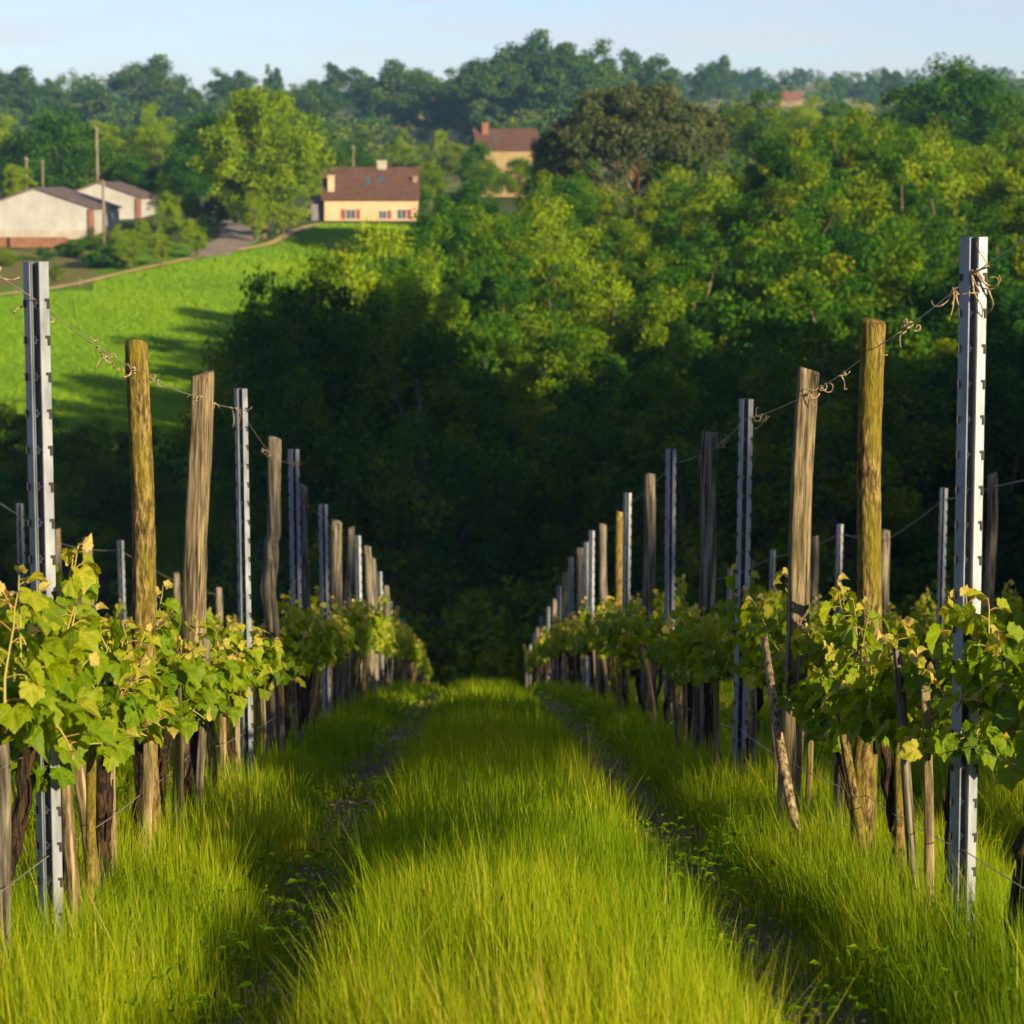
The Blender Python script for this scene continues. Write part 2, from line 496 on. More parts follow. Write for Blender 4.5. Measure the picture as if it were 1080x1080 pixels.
# ------------------------------------------------------------------ trees
def leaf_cloud(mb, centers, radii, per, size, tints, flat=.8, updir=.3, trng=rng):
    C = np.repeat(centers, per, 0); R = np.repeat(radii, per); T = np.repeat(tints, per)
    n_ = len(C)
    d = trng.normal(size=(n_, 3)); d /= np.linalg.norm(d, axis=1)[:, None]
    r_ = R * trng.random(n_) ** .5
    pos = C + d * r_[:, None] * np.array([1, 1, flat])
    nrm = d * .8 + trng.normal(size=(n_, 3)) * .7 + np.array([0, 0, updir]); nrm /= np.linalg.norm(nrm, axis=1)[:, None]
    ref = trng.normal(size=(n_, 3))
    u = np.cross(nrm, ref); u /= np.linalg.norm(u, axis=1)[:, None] + 1e-9
    v = np.cross(nrm, u)
    s_ = size * (.6 + .8 * trng.random(n_))
    V = np.stack([pos - u * s_[:, None] * .5, pos + v * s_[:, None] * .33 + nrm * s_[:, None] * .08, pos + u * s_[:, None] * .5, pos - v * s_[:, None] * .33 + nrm * s_[:, None] * .08], 1)
    Fq = np.arange(n_ * 4).reshape(n_, 4)
    tt = np.repeat(np.clip(T + (trng.random(n_) - .5) * .3, 0, 1), 4)
    mb.add(V.reshape(-1, 3), Fq, tt)


def make_tree(name, seed, h, cw, lo, nc, per, leaf, mat='tree_leaf', bark='tree_bark', cr=(.1, .17), shell=.45, label='', cat='tree', group=None, limbs=9):
    g = np.random.default_rng(seed)
    cc = np.zeros((0, 3)); zc, zr = (lo + h) / 2, (h - lo) / 2
    lob = g.random(6) * 6.28; amp = .16
    while len(cc) < nc:
        d = g.normal(size=3); d /= np.linalg.norm(d)
        az = math.atan2(d[1], d[0])
        k = 1 + amp * math.sin(2 * az + lob[0]) + amp * math.sin(3 * az + lob[1] + 2 * d[2]) + .12 * math.sin(5 * az + lob[2] + 4 * d[2])
        rr_ = (shell + (1 - shell) * g.random() ** .6) * k
        taper = 1 - .25 * max(0, d[2])
        p = np.array([d[0] * cw / 2 * rr_ * taper, d[1] * cw / 2 * rr_ * taper, zc + d[2] * zr * rr_ * .93])
        if p[2] < lo * .8: continue
        cc = np.vstack([cc, p])
    rad = cw * (cr[0] + (cr[1] - cr[0]) * g.random(nc))
    mbl = MB()
    leaf_cloud(mbl, cc, rad, per, leaf, np.clip(.42 + .45 * (g.random(nc) - .5), 0, 1), trng=g)
    mt = MB()
    r0 = h * .022
    zt = np.linspace(-.8, h * .8, 9)
    wob = np.cumsum(g.normal(size=(9, 2)) * h * .008, 0); wob -= wob[0]
    tr = np.column_stack([wob, zt]); mt.tube(tr, r0 * np.linspace(1.25, .25, 9), 9, jit=.15)
    pick = g.permutation(nc)[:limbs]
    for q in pick:
        e = cc[q]; z0 = max(lo * .5, min(e[2] - .15 * h, h * .6)) * (.6 + .35 * g.random()); z0 = max(z0, .1 * h)
        s0 = np.array([np.interp(z0, zt, tr[:, 0]), np.interp(z0, zt, tr[:, 1]), z0])
        mid = (s0 + e) / 2 + g.normal(size=3) * h * .02 + np.array([0, 0, h * .02])
        mt.tube([s0, (s0 + mid) / 2, mid, (mid + e) / 2, e], r0 * np.array([.45, .38, .3, .2, .1]), 6, jit=.1)
    root = thing(name, label, cat, group)
    obj('trunk', mt.mesh(name + '_trunk', M[bark]), root)
    obj('crown', mbl.mesh(name + '_crown', M[mat], smooth=False), root)
    root['_h'] = h
    return root


protos = []
for k, (h, cw, lo) in enumerate([(15, 10, 3.5), (17, 9, 4), (14, 11, 2.5), (16, 8.5, 3), (18, 11, 4.5), (13, 9, 2)]):
    protos.append(make_tree('broadleaf_tree', 100 + k, h, cw, lo, 110, 220, .23, label='x', cr=(.07, .13)))
bprotos = []
for k, (h, cw, lo) in enumerate([(15, 11, 2.5), (16, 9, 2)]):
    bprotos.append(make_tree('broadleaf_tree', 200 + k, h, cw, lo, 110, 220, .23, mat='bright_leaf', label='x', cr=(.075, .14)))
sprotos = []
for k, (h, cw) in enumerate([(4, 5), (3, 4.5), (5, 4)]):
    sprotos.append(make_tree('shrub', 300 + k, h, cw, .2, 40, 70, .24, label='x', cat='shrub', cr=(.1, .2), limbs=5))
hprotos = []
for k, (h, cw, lo) in enumerate([(14, 13, 1.5), (15, 11, 1.5), (13, 12, 1), (16, 12, 2)]):
    hprotos.append(make_tree('broadleaf_tree', 350 + k, h, cw, lo, 80, 170, .42, label='x', cr=(.12, .19), shell=.5))
fprotos = []
for k, (h, cw, lo) in enumerate([(14, 12, 1.5), (15, 10, 1.5), (13, 11, 1)]):
    fprotos.append(make_tree('broadleaf_tree', 370 + k, h, cw, lo, 90, 150, .45, mat='far_leaf', label='x', cr=(.10, .16), shell=.4))
used_proto = set()


def put(proto, x, y, rz, label, group=None, scale=1.0, dz=0.0):
    loc = (x, y, G(x, y) - .15 + dz)
    if proto.name not in used_proto:
        used_proto.add(proto.name)
        proto.location = loc; proto.rotation_euler.z = rz; proto['label'] = label
        proto.scale = (scale,) * 3 if np.isscalar(scale) else scale
        if group: proto['group'] = group
        return proto
    return dup(proto, loc, rz, label, group, scale)


def tree_to(proto, px, pytop, y, label, group=None, wide=1.0, rz=None):
    """stand a tree at distance y on the ground so that its real height reaches the sight line"""
    x = X(px, y); base = G(x, y); top = P(px, pytop, y).z
    s_ = max(.25, (top - base) / proto['_h'])
    return put(proto, x, y, random.random() * 6.28 if rz is None else rz, label, group, (s_ * wide, s_ * wide, s_))


# the dark wood behind the vineyard: outline of the canopy read off the photograph per distance band
def canopy(px, y):
    """pixel row a tree at distance y reaches at column px"""
    front = np.interp(px, [230, 260, 300, 345, 420, 460, 500, 560, 700, 780, 900, 1080, 1400], [500, 400, 318, 272, 285, 340, 395, 410, 400, 350, 340, 330, 300])
    back = np.interp(px, [430, 470, 520, 600, 700, 760, 800, 850, 900, 960, 1040, 1100, 1400], [235, 195, 188, 186, 205, 170, 158, 140, 130, 128, 150, 135, 120])
    f = np.clip((y - 125) / 115, 0, 1)
    return front * (1 - f) + back * f


WOOD = 'trees of the dark wood below the vineyard'
spots = []
g = np.random.default_rng(42)
tries = 0
while len(spots) < 150 and tries < 60000:
    tries += 1
    y = 112 + 150 * g.random() ** .85
    px = 230 + g.random() * 950
    lim = np.interp(y, [112, 140, 180, 205, 225, 262], [285, 285, 350, 430, 462, 490])
    if px < lim: continue
    x = X(px, y)
    if all((x - a) ** 2 + (y - b) ** 2 > 5.6 ** 2 for a, b, _ in spots):
        spots.append((x, y, px))
spots.sort(key=lambda q: q[1])
for (x, y, px) in spots:
    front = y < 135
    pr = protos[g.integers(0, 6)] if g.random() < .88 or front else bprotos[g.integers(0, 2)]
    cy_ = float(canopy(px, y)) + g.normal() * 12 + (g.random() < .25) * 22
    cy_ = max(cy_, np.interp(px, [380, 425, 440, 475, 500], [262, 262, 240, 205, 0]))
    if front: lab, gr = 'dark shaded tree at the foot of the wood, behind the vineyard rows', 'shaded trees at the foot of the wood'
    elif y < 195: lab, gr = 'sunlit bushy tree in the middle of the wooded slope', 'sunlit trees in the middle of the wood'
    else: lab, gr = 'round topped tree along the upper edge of the wood', 'trees along the upper edge of the wood'
    top = P(px, cy_, y).z; base = G(x, y)
    if 565 < px < 765 and y > 150: top = min(top, P(px, 192, y).z)
    s_ = (top - base) / pr['_h']
    if s_ < .55: continue
    s_ = min(s_, 1.75)
    wcap = 1.0 if px > 520 else .8
    wd = min(1.1 * wcap, s_) / s_
    put(pr, x, y, g.random() * 6.28, lab, gr, (s_ * wd, s_ * wd, s_))
# understory along the foot of the wood
for k in range(34):
    px = 235 + k * 26 + g.normal() * 6; y = 106 + g.random() * 9
    x = X(px, y)
    put(sprotos[k % 3], x, y, g.random() * 6.28, 'low dark shrub along the foot of the wood', 'shrubs at the foot of the wood', .9 + g.random() * .7)
# the same wood runs on beyond the edge of the view and shades the valley
OFF = []
while len(OFF) < 34:
    y = 62 + g.random() * 110; x = .215 * y + 5 + g.random() * 45
    if x < 24 or (x - 7) / y < .205: continue
    if all((x - a) ** 2 + (y - b) ** 2 > 7.5 ** 2 for a, b in OFF): OFF.append((x, y))
for x, y in OFF:
    put(protos[g.integers(0, 6)], x, y, g.random() * 6.28, 'tall tree where the wood runs up beside the vineyard', 'trees where the wood runs up beside the vineyard', 1.1 + .25 * g.random())
for k in range(22):  # belt of unseen trees added to shade the lower wood, heights set for that
    p_ = 66 + 2.9 * k; t_ = -30 - 8 * (k % 2) - 3 * g.random()
    x = p_ * math.cos(math.radians(SUN_AZ)) + t_ * hz.x; y = p_ * math.sin(math.radians(SUN_AZ)) + t_ * hz.y
    zt_ = (18.0 if p_ < 94 else 8.0) + 3 * g.random() - H
    if (x - 6.5) / y < .2: continue
    put(protos[k % 6], x, y, g.random() * 6.28, 'tall unseen tree of the belt added to shade the wood', 'unseen tree belt added to shade the wood', (zt_ - G(x, y)) / protos[k % 6]['_h'])
# orchard trees on the brow, beside the vineyard: they throw the broken shade over its far part
for q, (p_, t_, s_) in enumerate([(11.3, 21, .60), (15.5, 26, .60), (20, 21, .6), (24.5, 26, .68), (28, 22, .7), (32.5, 27, .75), (37, 22, .8), (42, 26, .8)]):
    nn_ = Vector((math.cos(math.radians(SUN_AZ)), math.sin(math.radians(SUN_AZ))))
    x = p_ * nn_.x + t_ * hz.x; y = p_ * nn_.y + t_ * hz.y
    put(protos[q % 6], x, y, q * 1.3, 'broad tree on the brow beside the vineyard', 'trees on the brow beside the vineyard', s_)

# named trees
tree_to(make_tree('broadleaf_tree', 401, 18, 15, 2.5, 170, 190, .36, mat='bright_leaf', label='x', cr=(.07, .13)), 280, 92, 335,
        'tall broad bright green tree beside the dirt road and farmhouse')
# umbrella pine
g2 = np.random.default_rng(7)
ph = 17.0
px_, py_ = X(668, 300), 300
cc = []
while len(cc) < 430:
    a_ = g2.random() * 6.28; r_ = math.sqrt(g2.random()) * 9.6
    dome = ph * .55 + ph * .42 * math.sqrt(max(0, 1 - (r_ / 10.2) ** 2)) + .5 * math.sin(3 * a_ + r_)
    z_ = dome - 1.0 - g2.random() ** 1.5 * 4.0
    cc.append((r_ * math.cos(a_), r_ * math.sin(a_), z_))
for k in range(26):                       # low drooping bough on one side
    cc.append((-7.5 - 3 * g2.random(), (g2.random() - .5) * 4, ph * (.48 + .16 * g2.random())))
cc = np.array(cc)
mbl = MB(); leaf_cloud(mbl, cc, .75 + .55 * g2.random(len(cc)), 110, .30, np.clip(.5 + .5 * (g2.random(len(cc)) - .5), 0, 1), flat=.7, trng=g2)
mt = MB(); mt.tube([(0, 0, -1), (.2, 0, 3), (0, .2, 6), (.2, 0, 8), (.1, 0, 12)], [.55, .48, .42, .36, .15], 10, jit=.1)
for k in range(20):
    e = cc[g2.integers(0, 190)]; s0 = np.array([.1, 0, 5 + 3 * g2.random()])
    mid = s0 + (e - s0) * .5 - np.array([0, 0, .6])
    mt.tube([s0, (s0 + mid) / 2 - [0, 0, .2], mid, (mid + e) / 2, e], [.17, .14, .10, .07, .04], 6)
pine = thing('umbrella_pine', 'wide dark umbrella pine with a flat domed crown above the wood', 'tree')
obj('trunk', mt.mesh('pine_trunk', stucco('pine_bark', (.09, .05, .03), (.17, .095, .05), 3)), pine)
obj('crown', mbl.mesh('pine_crown', M['pine_leaf'], smooth=False), pine)
pine_base = G(px_, py_)
pine.location = (px_, py_, pine_base - .2)
sc_ = (P(665, 76, 300).z - pine_base) / ph
pine.scale = (sc_ * .0 + 1.0, 1.0, sc_)

# mid trees, each placed by eye: (px, top py, distance, proto, label, wide)
mids = [
    (548, 166, 435, 0, 'dark tree hiding the wall of the ochre house', 1.1), (512, 172, 432, 0, 'bushy tree below the ochre house', 1.1),
    (395, 160, 520, 0, 'round tree standing on the pale pasture behind the farmhouse', 1.2), (482, 148, 540, 0, 'dark tree at the pasture edge by the ochre house', 1.2), (350, 132, 640, 0, 'tree at the barn end of the pale pasture', 1.4), (445, 150, 620, 0, 'round tree in the middle of the pale pasture', 1.3),
    (735, 110, 600, 0, 'tree showing past the umbrella pine crown', 1.3), (775, 112, 640, 1, 'light tree above the red roof', 1.1), (880, 104, 560, 0, 'tree at the foot of the pale far field', 1.2),
    (22, 168, 370, 1, 'yellow green bush behind the white barn', 1.1), (60, 118, 430, 0, 'dark round tree behind the white barn', 1.2), (112, 120, 440, 1, 'bright topped tree behind the grey barn', 1.0),
    (165, 116, 420, 1, 'bright green tree between the barns and the tall bright tree', 1.0), (95, 150, 400, 0, 'dark tree close behind the barn roofs', 1.3), (150, 160, 395, 0, 'dark tree beside the grey barn', 1.1),
    (200, 150, 390, 0, 'dark tree in front of the tallest bright tree', 1.0), (225, 120, 400, 0, 'shaded tree on the barn side of the tall bright tree', 1.0), (8, 128, 450, 1, 'pale green tree on the slope above the white barn', 1.2),
    (175, 190, 355, 1, 'sunlit bush by the grey barn corner', .9), (205, 200, 350, 0, 'ivy covered tree beside the road bend', .8),
    (330, 150, 380, 1, 'slim pale tree touching the farmhouse gable', .6), (432, 178, 375, 0, 'dark tree against the farmhouse chimney end', .9), (455, 168, 400, 0, 'tree between the farmhouse and the ochre house', .8),
    (505, 150, 440, 0, 'narrow tree close to the ochre house', .8), (424, 140, 470, 1, 'light green tree above the farmhouse roof', .8),
    (372, 150, 470, 0, 'dark tree above the farmhouse roof', 1.0), (465, 132, 560, 1, 'small pale tree on the pasture above the farmhouse', .8),
    (800, 98, 420, 0, 'shaded tree beyond the red roof', 1.3), (850, 106, 400, 1, 'sunlit tree beyond the red roof', 1.3), (720, 140, 300, 0, 'dark tree beside the umbrella pine trunk', .9),
    (1003, 64, 400, 0, 'largest dark round tree on the ridge', 1.15), (955, 90, 420, 0, 'dark tree beside the largest ridge tree', 1.0), (1060, 96, 380, 0, 'dark tree below the largest ridge tree', 1.1),
    (1080, 120, 330, 0, 'dark tree standing above the end of the wood', 1.3), (900, 118, 360, 1, 'bright tree above the wood near the ridge', 1.2), (1030, 160, 300, 1, 'bright bush on the slope under the ridge trees', 1.0),
    (590, 150, 330, 0, 'dark tree tucked under the umbrella pine', 1.0), (1120, 90, 420, 0, 'dark tree at the end of the ridge line', 1.2),
]
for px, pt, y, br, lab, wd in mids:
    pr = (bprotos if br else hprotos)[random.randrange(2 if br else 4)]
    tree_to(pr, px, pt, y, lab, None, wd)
# bushes on the verge in front of the barns and the road
for k, (px, pt, y, br, wd) in enumerate([(128, 238, 318, 1, 1.1), (152, 228, 322, 1, 1.0), (180, 205, 328, 1, .8), (200, 236, 325, 1, 1.0), (140, 262, 312, 1, 1.2), (172, 258, 314, 1, 1.2),
                                         (100, 244, 330, 0, 1.4), (75, 254, 325, 0, 1.5), (50, 258, 322, 0, 1.6), (8, 262, 318, 0, 1.6), (115, 258, 314, 0, 1.5), (60, 276, 306, 0, 1.6), (210, 262, 318, 1, .9), (25, 270, 322, 0, 1.3), (270, 200, 331, 1, .8), (300, 190, 333, 1, .7), (232, 205, 350, 0, .9), (215, 225, 340, 0, .9)]):
    tree_to(sprotos[k % 3] if not br else bprotos[k % 2], px, pt, y,
            'leafy bush on the verge below the barns and road', 'bushes on the verge below the barns', wd)
# trees at the foot of the green field, in the shade
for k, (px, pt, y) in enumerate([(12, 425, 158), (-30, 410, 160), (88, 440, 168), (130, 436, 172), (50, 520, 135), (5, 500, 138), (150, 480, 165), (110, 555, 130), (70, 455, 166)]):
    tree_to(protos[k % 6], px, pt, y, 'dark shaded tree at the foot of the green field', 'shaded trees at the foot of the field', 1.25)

# skyline and hillside: single trees one can tell apart
sky_trees = [(160, 60, 1000, 1.5), (245, 70, 1050, 1.3), (15, 70, 950, 1.6), (60, 84, 1000, 1.2), (290, 66, 1000, .5), (365, 68, 1050, 1.2), (430, 66, 980, 1.6), (400, 74, 1000, 1.3), (495, 64, 1000, 1.1), (552, 36, 900, 1.1),
             (612, 37, 880, 1.1), (640, 60, 900, 1.0), (580, 50, 860, 1.2), (530, 62, 850, 1.2), (680, 54, 1000, 1.0), (755, 60, 1250, 1.0), (740, 66, 1200, 1.0), (935, 72, 1250, .9), (330, 86, 900, 1.3),
             (200, 88, 950, 1.2), (715, 78, 1500, 1.0), (790, 72, 1700, 1.3), (840, 70, 1800, 1.3), (880, 78, 1600, 1.2), (910, 80, 1500, 1.0), (815, 84, 1300, 1.0), (985, 82, 1400, 1.0), (700, 84, 1100, 1.2), (100, 84, 950, 1.2), (460, 84, 880, 1.3), (520, 78, 860, 1.3), (1050, 80, 1100, 1.2), (600, 70, 840, 1.3)]
for k, (px, pt, y, wd) in enumerate(sky_trees):
    tree_to(fprotos[k % 3], px, pt, y, 'hazy round tree standing up from the far hill line', 'trees on the far hill line', wd)

# far-off woods, one mass
g3 = np.random.default_rng(99)
cen, rads, tin = [], [], []
for k in range(1900):
    y = 440 + 1650 * g3.random() ** .9; px = -120 + 1320 * g3.random(); x = X(px, y)
    dn = fbm(np.array(x / 90.), np.array(y / 160.), 21)
    if y < 1150 and dn > .56 and g3.random() < .93: continue
    if y < 640 and g3.random() < .4: continue
    gpy = 200 + (H - G(x, y)) / y * FPX
    if (350 < px < 515 and 128 < gpy < 182 and g3.random() < .72) or (690 < px < 950 and 102 < gpy < 150 and g3.random() < .8): continue
    hh = 7 + 5.5 * g3.random(); b0 = G(x, y); cw = hh * (.75 + .4 * g3.random()); tc_ = g3.random()
    nc = 16 if y < 1100 else 9
    d = g3.normal(size=(nc, 3)); d /= np.linalg.norm(d, axis=1)[:, None]
    cen.append(np.array([x, y, b0 + hh * .52]) + d * np.array([cw * .34, cw * .34, hh * .36])); rads.append(np.full(nc, cw * .2)); tin.append(np.clip(tc_ * .7 + .1 + .3 * (g3.random(nc) - .5), 0, 1))
mbl = MB(); leaf_cloud(mbl, np.concatenate(cen), np.concatenate(rads), 30, .95, np.concatenate(tin), trng=g3)
tag(obj('far_woods', mbl.mesh('far_woods', M['far_leaf'], smooth=False)), 'hazy far-off woods covering the hills', 'woods', kind='stuff')

# ------------------------------------------------------------------ houses
def gable(name, label, px, pybase, y, wid, dep, wall_h, roof_h, wallm, roofm, rz=0, ridge_x=True, over=.35, windows=(), chimneys=(), skylights=(), door=None, corner=None, plinth=False):
    if y is None:
        x, y = onground(px, pybase); wid = wid * y / FPX; z = G(x, y)
    else:
        x = X(px, y); z = P(px, pybase, y).z
    root = thing(name, label, 'barn' if name == 'barn' else 'house', None, (x, y, z), rz)
    zb = min(G(x + sx * wid / 2, y + sy * dep) for sx in (-1, 0, 1) for sy in (0, 1)) - z - .6
    zb = min(zb, -.3)
    w2 = wid / 2
    if ridge_x:   # eaves towards the viewer
        V = [(-w2, 0, zb), (w2, 0, zb), (w2, dep, zb), (-w2, dep, zb), (-w2, 0, wall_h), (w2, 0, wall_h), (w2, dep, wall_h), (-w2, dep, wall_h), (-w2, dep / 2, wall_h + roof_h), (w2, dep / 2, wall_h + roof_h)]
        b_ = MB().mixed(V, [(0, 1, 5, 4), (2, 3, 7, 6), (1, 2, 6, 5), (3, 0, 4, 7), (0, 3, 2, 1)], [(5, 6, 9), (7, 4, 8)])
        s_ = roof_h / (dep / 2); ov = over
        r_ = MB()
        for sg in (0, 1):
            ya, yb_ = (-ov, dep / 2) if sg == 0 else (dep + ov, dep / 2)
            za, zb2 = wall_h - ov * s_, wall_h + roof_h
            V = [(-w2 - ov, ya, za + .03), (w2 + ov, ya, za + .03), (w2 + ov, yb_, zb2 + .03), (-w2 - ov, yb_, zb2 + .03),
                 (-w2 - ov, ya, za + .22), (w2 + ov, ya, za + .22), (w2 + ov, yb_, zb2 + .22), (-w2 - ov, yb_, zb2 + .22)]
            r_.add(V, [(0, 3, 2, 1), (4, 5, 6, 7), (0, 1, 5, 4), (1, 2, 6, 5), (2, 3, 7, 6), (3, 0, 4, 7)])
    else:
        V = [(-w2, 0, zb), (w2, 0, zb), (w2, dep, zb), (-w2, dep, zb), (-w2, 0, wall_h), (w2, 0, wall_h), (w2, dep, wall_h), (-w2, dep, wall_h), (0, 0, wall_h + roof_h), (0, dep, wall_h + roof_h)]
        b_ = MB().mixed(V, [(0, 1, 5, 4), (2, 3, 7, 6), (1, 2, 6, 5), (3, 0, 4, 7), (0, 3, 2, 1)], [(4, 5, 8), (6, 7, 9)])
        s_ = roof_h / w2; ov = over
        r_ = MB()
        for sg in (-1, 1):
            V = [(sg * (w2 + ov), -ov, wall_h - ov * s_ + .03), (sg * (w2 + ov), dep + ov, wall_h - ov * s_ + .03), (0, dep + ov, wall_h + roof_h + .03), (0, -ov, wall_h + roof_h + .03)]
            V += [(a, b, c + .2) for a, b, c in V]
            r_.add(V, [(0, 3, 2, 1), (4, 5, 6, 7), (0, 1, 5, 4), (1, 2, 6, 5), (2, 3, 7, 6), (3, 0, 4, 7)])
    obj('wall', b_.mesh('wall', wallm, False), root)
    ro = obj('roof', r_.mesh('roof', roofm, False), root)
    for (cx, cy2, cz0, cz1, cw_, cd_, mm) in chimneys:
        ch = MB().box(cx - cw_ / 2, cx + cw_ / 2, cy2 - cd_ / 2, cy2 + cd_ / 2, cz0, cz1)
        ch.box(cx - cw_ / 2 - .08, cx + cw_ / 2 + .08, cy2 - cd_ / 2 - .08, cy2 + cd_ / 2 + .08, cz1 + .002, cz1 + .14)
        obj('chimney', ch.mesh('chimney', mm, False), ro)
    for (sx, f) in skylights:
        yy_ = dep / 2 * f; zz_ = wall_h + roof_h * f
        V = [(sx - .4, yy_ - .5, zz_ - .5 * s_ + .27), (sx + .4, yy_ - .5, zz_ - .5 * s_ + .27), (sx + .4, yy_ + .5, zz_ + .5 * s_ + .27), (sx - .4, yy_ + .5, zz_ + .5 * s_ + .27)]
        V += [(a, b, c - .1) for a, b, c in V]
        obj('skylight', MB().add(V, [(0, 1, 2, 3), (4, 7, 6, 5), (0, 4, 5, 1), (1, 5, 6, 2), (2, 6, 7, 3), (3, 7, 4, 0)]).mesh('skylight', M['glass'], False), ro)
    for (wx, z0, ww, wh, sh) in windows:
        fr = MB(); e = .09
        fr.box(wx - ww / 2 - e, wx - ww / 2, -.06, .05, z0, z0 + wh).box(wx + ww / 2, wx + ww / 2 + e, -.06, .05, z0, z0 + wh)
        fr.box(wx - ww / 2 - e, wx + ww / 2 + e, -.07, .05, z0 + wh + .001, z0 + wh + .11).box(wx - ww / 2 - e - .05, wx + ww / 2 + e + .05, -.12, .05, z0 - .11, z0 - .001)
        fr.box(wx - .03, wx + .03, -.05, .0, z0, z0 + wh)
        wo_ = obj('window', fr.mesh('window', M['white'], False), root)
        obj('pane', MB().box(wx - ww / 2, wx - .03, -.02, .02, z0, z0 + wh).box(wx + .03, wx + ww / 2, -.02, .02, z0, z0 + wh).mesh('pane', M['glass'], False), wo_)
        for sg in ((-1, 1) if sh == 2 else (sh,) if sh else ()):
            cxs = wx + sg * (ww / 2 + e + .30)
            obj('shutter', MB().box(cxs - .26, cxs + .26, -.07, -.012, z0 - .03, z0 + wh + .05).mesh('shutter', M['shutter'], False), wo_)
    if door:
        dx_, dw_, dh_ = door
        dd = obj('door', MB().box(dx_ - dw_ / 2, dx_ + dw_ / 2, -.06, .02, 0, dh_).mesh('door', M['door'], False), root)
        obj('handle', MB().box(dx_ + dw_ * .35, dx_ + dw_ * .35 + .06, -.1, -.062, 1.0, 1.12).mesh('handle', M['steel'], False), dd)
    if corner:
        for cx in corner:
            obj('corner_pillar', MB().box(cx - .3, cx + .3, -.25, .4, zb, wall_h - .05).mesh('corner_pillar', M['rust'], False), root)
    if plinth:
        obj('plinth', MB().box(-w2 - .02, w2 - .4, -.06, -.003, zb, 1.0).mesh('plinth', M['plinth'], False), root)
    return root


Yh = 360.0
ppm = FPX / Yh
gable('farmhouse', 'cream farmhouse with brown tiled roof and red shutters at the top of the field', 392, 240, Yh, 97 / ppm, 8, 3.7, 3.7, M['cream'], M['tile_brown'],
      windows=[(-48.5 / ppm + 3.9 + 3 - 3.6, 1.1, 1.1, 1.15, 2), (1.5, 1.1, .9, 1.0, 1), (3.9, 1.1, 1.1, 1.15, 1)], chimneys=[(-5.0, 1.0, 3.8, 6.4, .8, .8, M['cream']), (1.3, 4.0, 6.6, 8.3, 1.2, .7, M['plinth']), (5.55, 2.2, 3.8, 6.3, .6, .7, M['ochre'])],
      skylights=[(-.4, .52), (1.2, .55)])
gable('shed', 'small dark lean-to shed against the farmhouse gable', 336, 240, Yh + 1, 1.5, 5, 3.0, .8, M['door'], M['roof_dark'], over=.15, door=(0, .9, 2.0))['category'] = 'shed'
gable('barn', 'long white barn with a low dark roof at the edge of the fields', 41, 252, 340, 13.6, 18, 3.6, 2.3, M['chalk'], M['roof_dark'], ridge_x=False, over=.3, corner=(6.6,), plinth=True, rz=-.05)
gable('barn', 'grey white barn set behind the white barn', 108, 245, 375, 10.6, 16, 4.5, 1.9, M['chalk'], M['roof_dark'], ridge_x=False, over=.3, corner=(5.1,), rz=-.05)
gable('ochre_house', 'ochre house with brown roof beside the umbrella pine', 536, 186, 450, 9.6, 9, 4.2, 3.2, M['ochre'], M['tile_brown'], rz=.1, chimneys=[(-3.3, 3.5, 5.0, 8.3, 1.0, .9, M['rust'])], skylights=[(-1.8, .5)])
gable('far_house', 'small far house with red roof beyond the umbrella pine', 772, 148, None, 34, 7, 2.6, 4.2, M['ochre'], M['tile_red'], rz=-.2, windows=[(0, .9, .9, 1.1, 2)])
gable('far_house', 'tiny red roofed house high on the far hillside', 833, 112, None, 22, 7, 2.6, 3.0, M['ochre'], M['tile_red'], rz=-.2, windows=[(0, .9, .9, 1.1, 2)])
gable('far_house', 'tiny red roofed house among trees on the hill line', 345, 100, None, 26, 7, 2.6, 3.0, M['ochre'], M['tile_red'], rz=.2, windows=[(0, .9, .9, 1.1, 2)])
# low rust coloured wall in front of the white barn
xw = X(28, 334)
tag(obj('low_wall', MB().box(-7, 5.2, 0, .35, -1.5, .55).box(-7.05, 5.25, -.05, .4, .553, .65).mesh('low_wall', M['rust'], False), None, (xw, 333, P(28, 256, 334).z), (0, 0, -.03)),
    'low reddish brick wall in front of the white barn', 'wall')

# utility poles
for px, pt, y, r_, lab in [(112, 190, 318, .17, 'tall wooden utility pole in front of the barns'), (106, 132, 385, .17, 'tall wooden utility pole behind the grey barn'), (32, 165, 392, .17, 'pale short pole behind the white barn'),
                           (49, 168, 396, .13, 'thin bluish pole behind the white barn'), (374, 153, 400, .13, 'thin pole behind the farmhouse roof')]:
    x = X(px, y); z0 = G(x, y) - 1; z1 = P(px, pt, y).z
    t_ = thing('utility_pole', lab, 'pole', 'utility poles around the farm', (x, y, z0))
    hgt = z1 - z0
    obj('pole', MB().tube([(0, 0, 0), (.02, 0, hgt * .5), (0, 0, hgt)], [r_ * 1.2, r_, r_ * .8], 10).mesh('pole', M['utility_wood']), t_)
    obj('insulator', MB().tube([(r_ * .9, 0, hgt - .5), (r_ * .9 + .12, 0, hgt - .4)], .05, 8).tube([(-r_ * .9, 0, hgt - .3), (-r_ * .9 - .12, 0, hgt - .2)], .05, 8).mesh('insulator', M['white']), t_)
# little posts along the field path
for k, (px, y) in enumerate([(88, 302), (210, 321), (236, 326), (20, 296)]):
    x = X(px, y)
    tag(obj('marker_post', MB().tube([(0, 0, -.3), (.02, 0, .5), (0, .01, 1.0)], [.08, .075, .07], 8, jit=.1).mesh('marker_post', M['wood_stake']), None, (x, y - 1.5, G(x, y - 1.5))),
        'short fence stake beside the field path', 'stake', 'stakes along the field path')

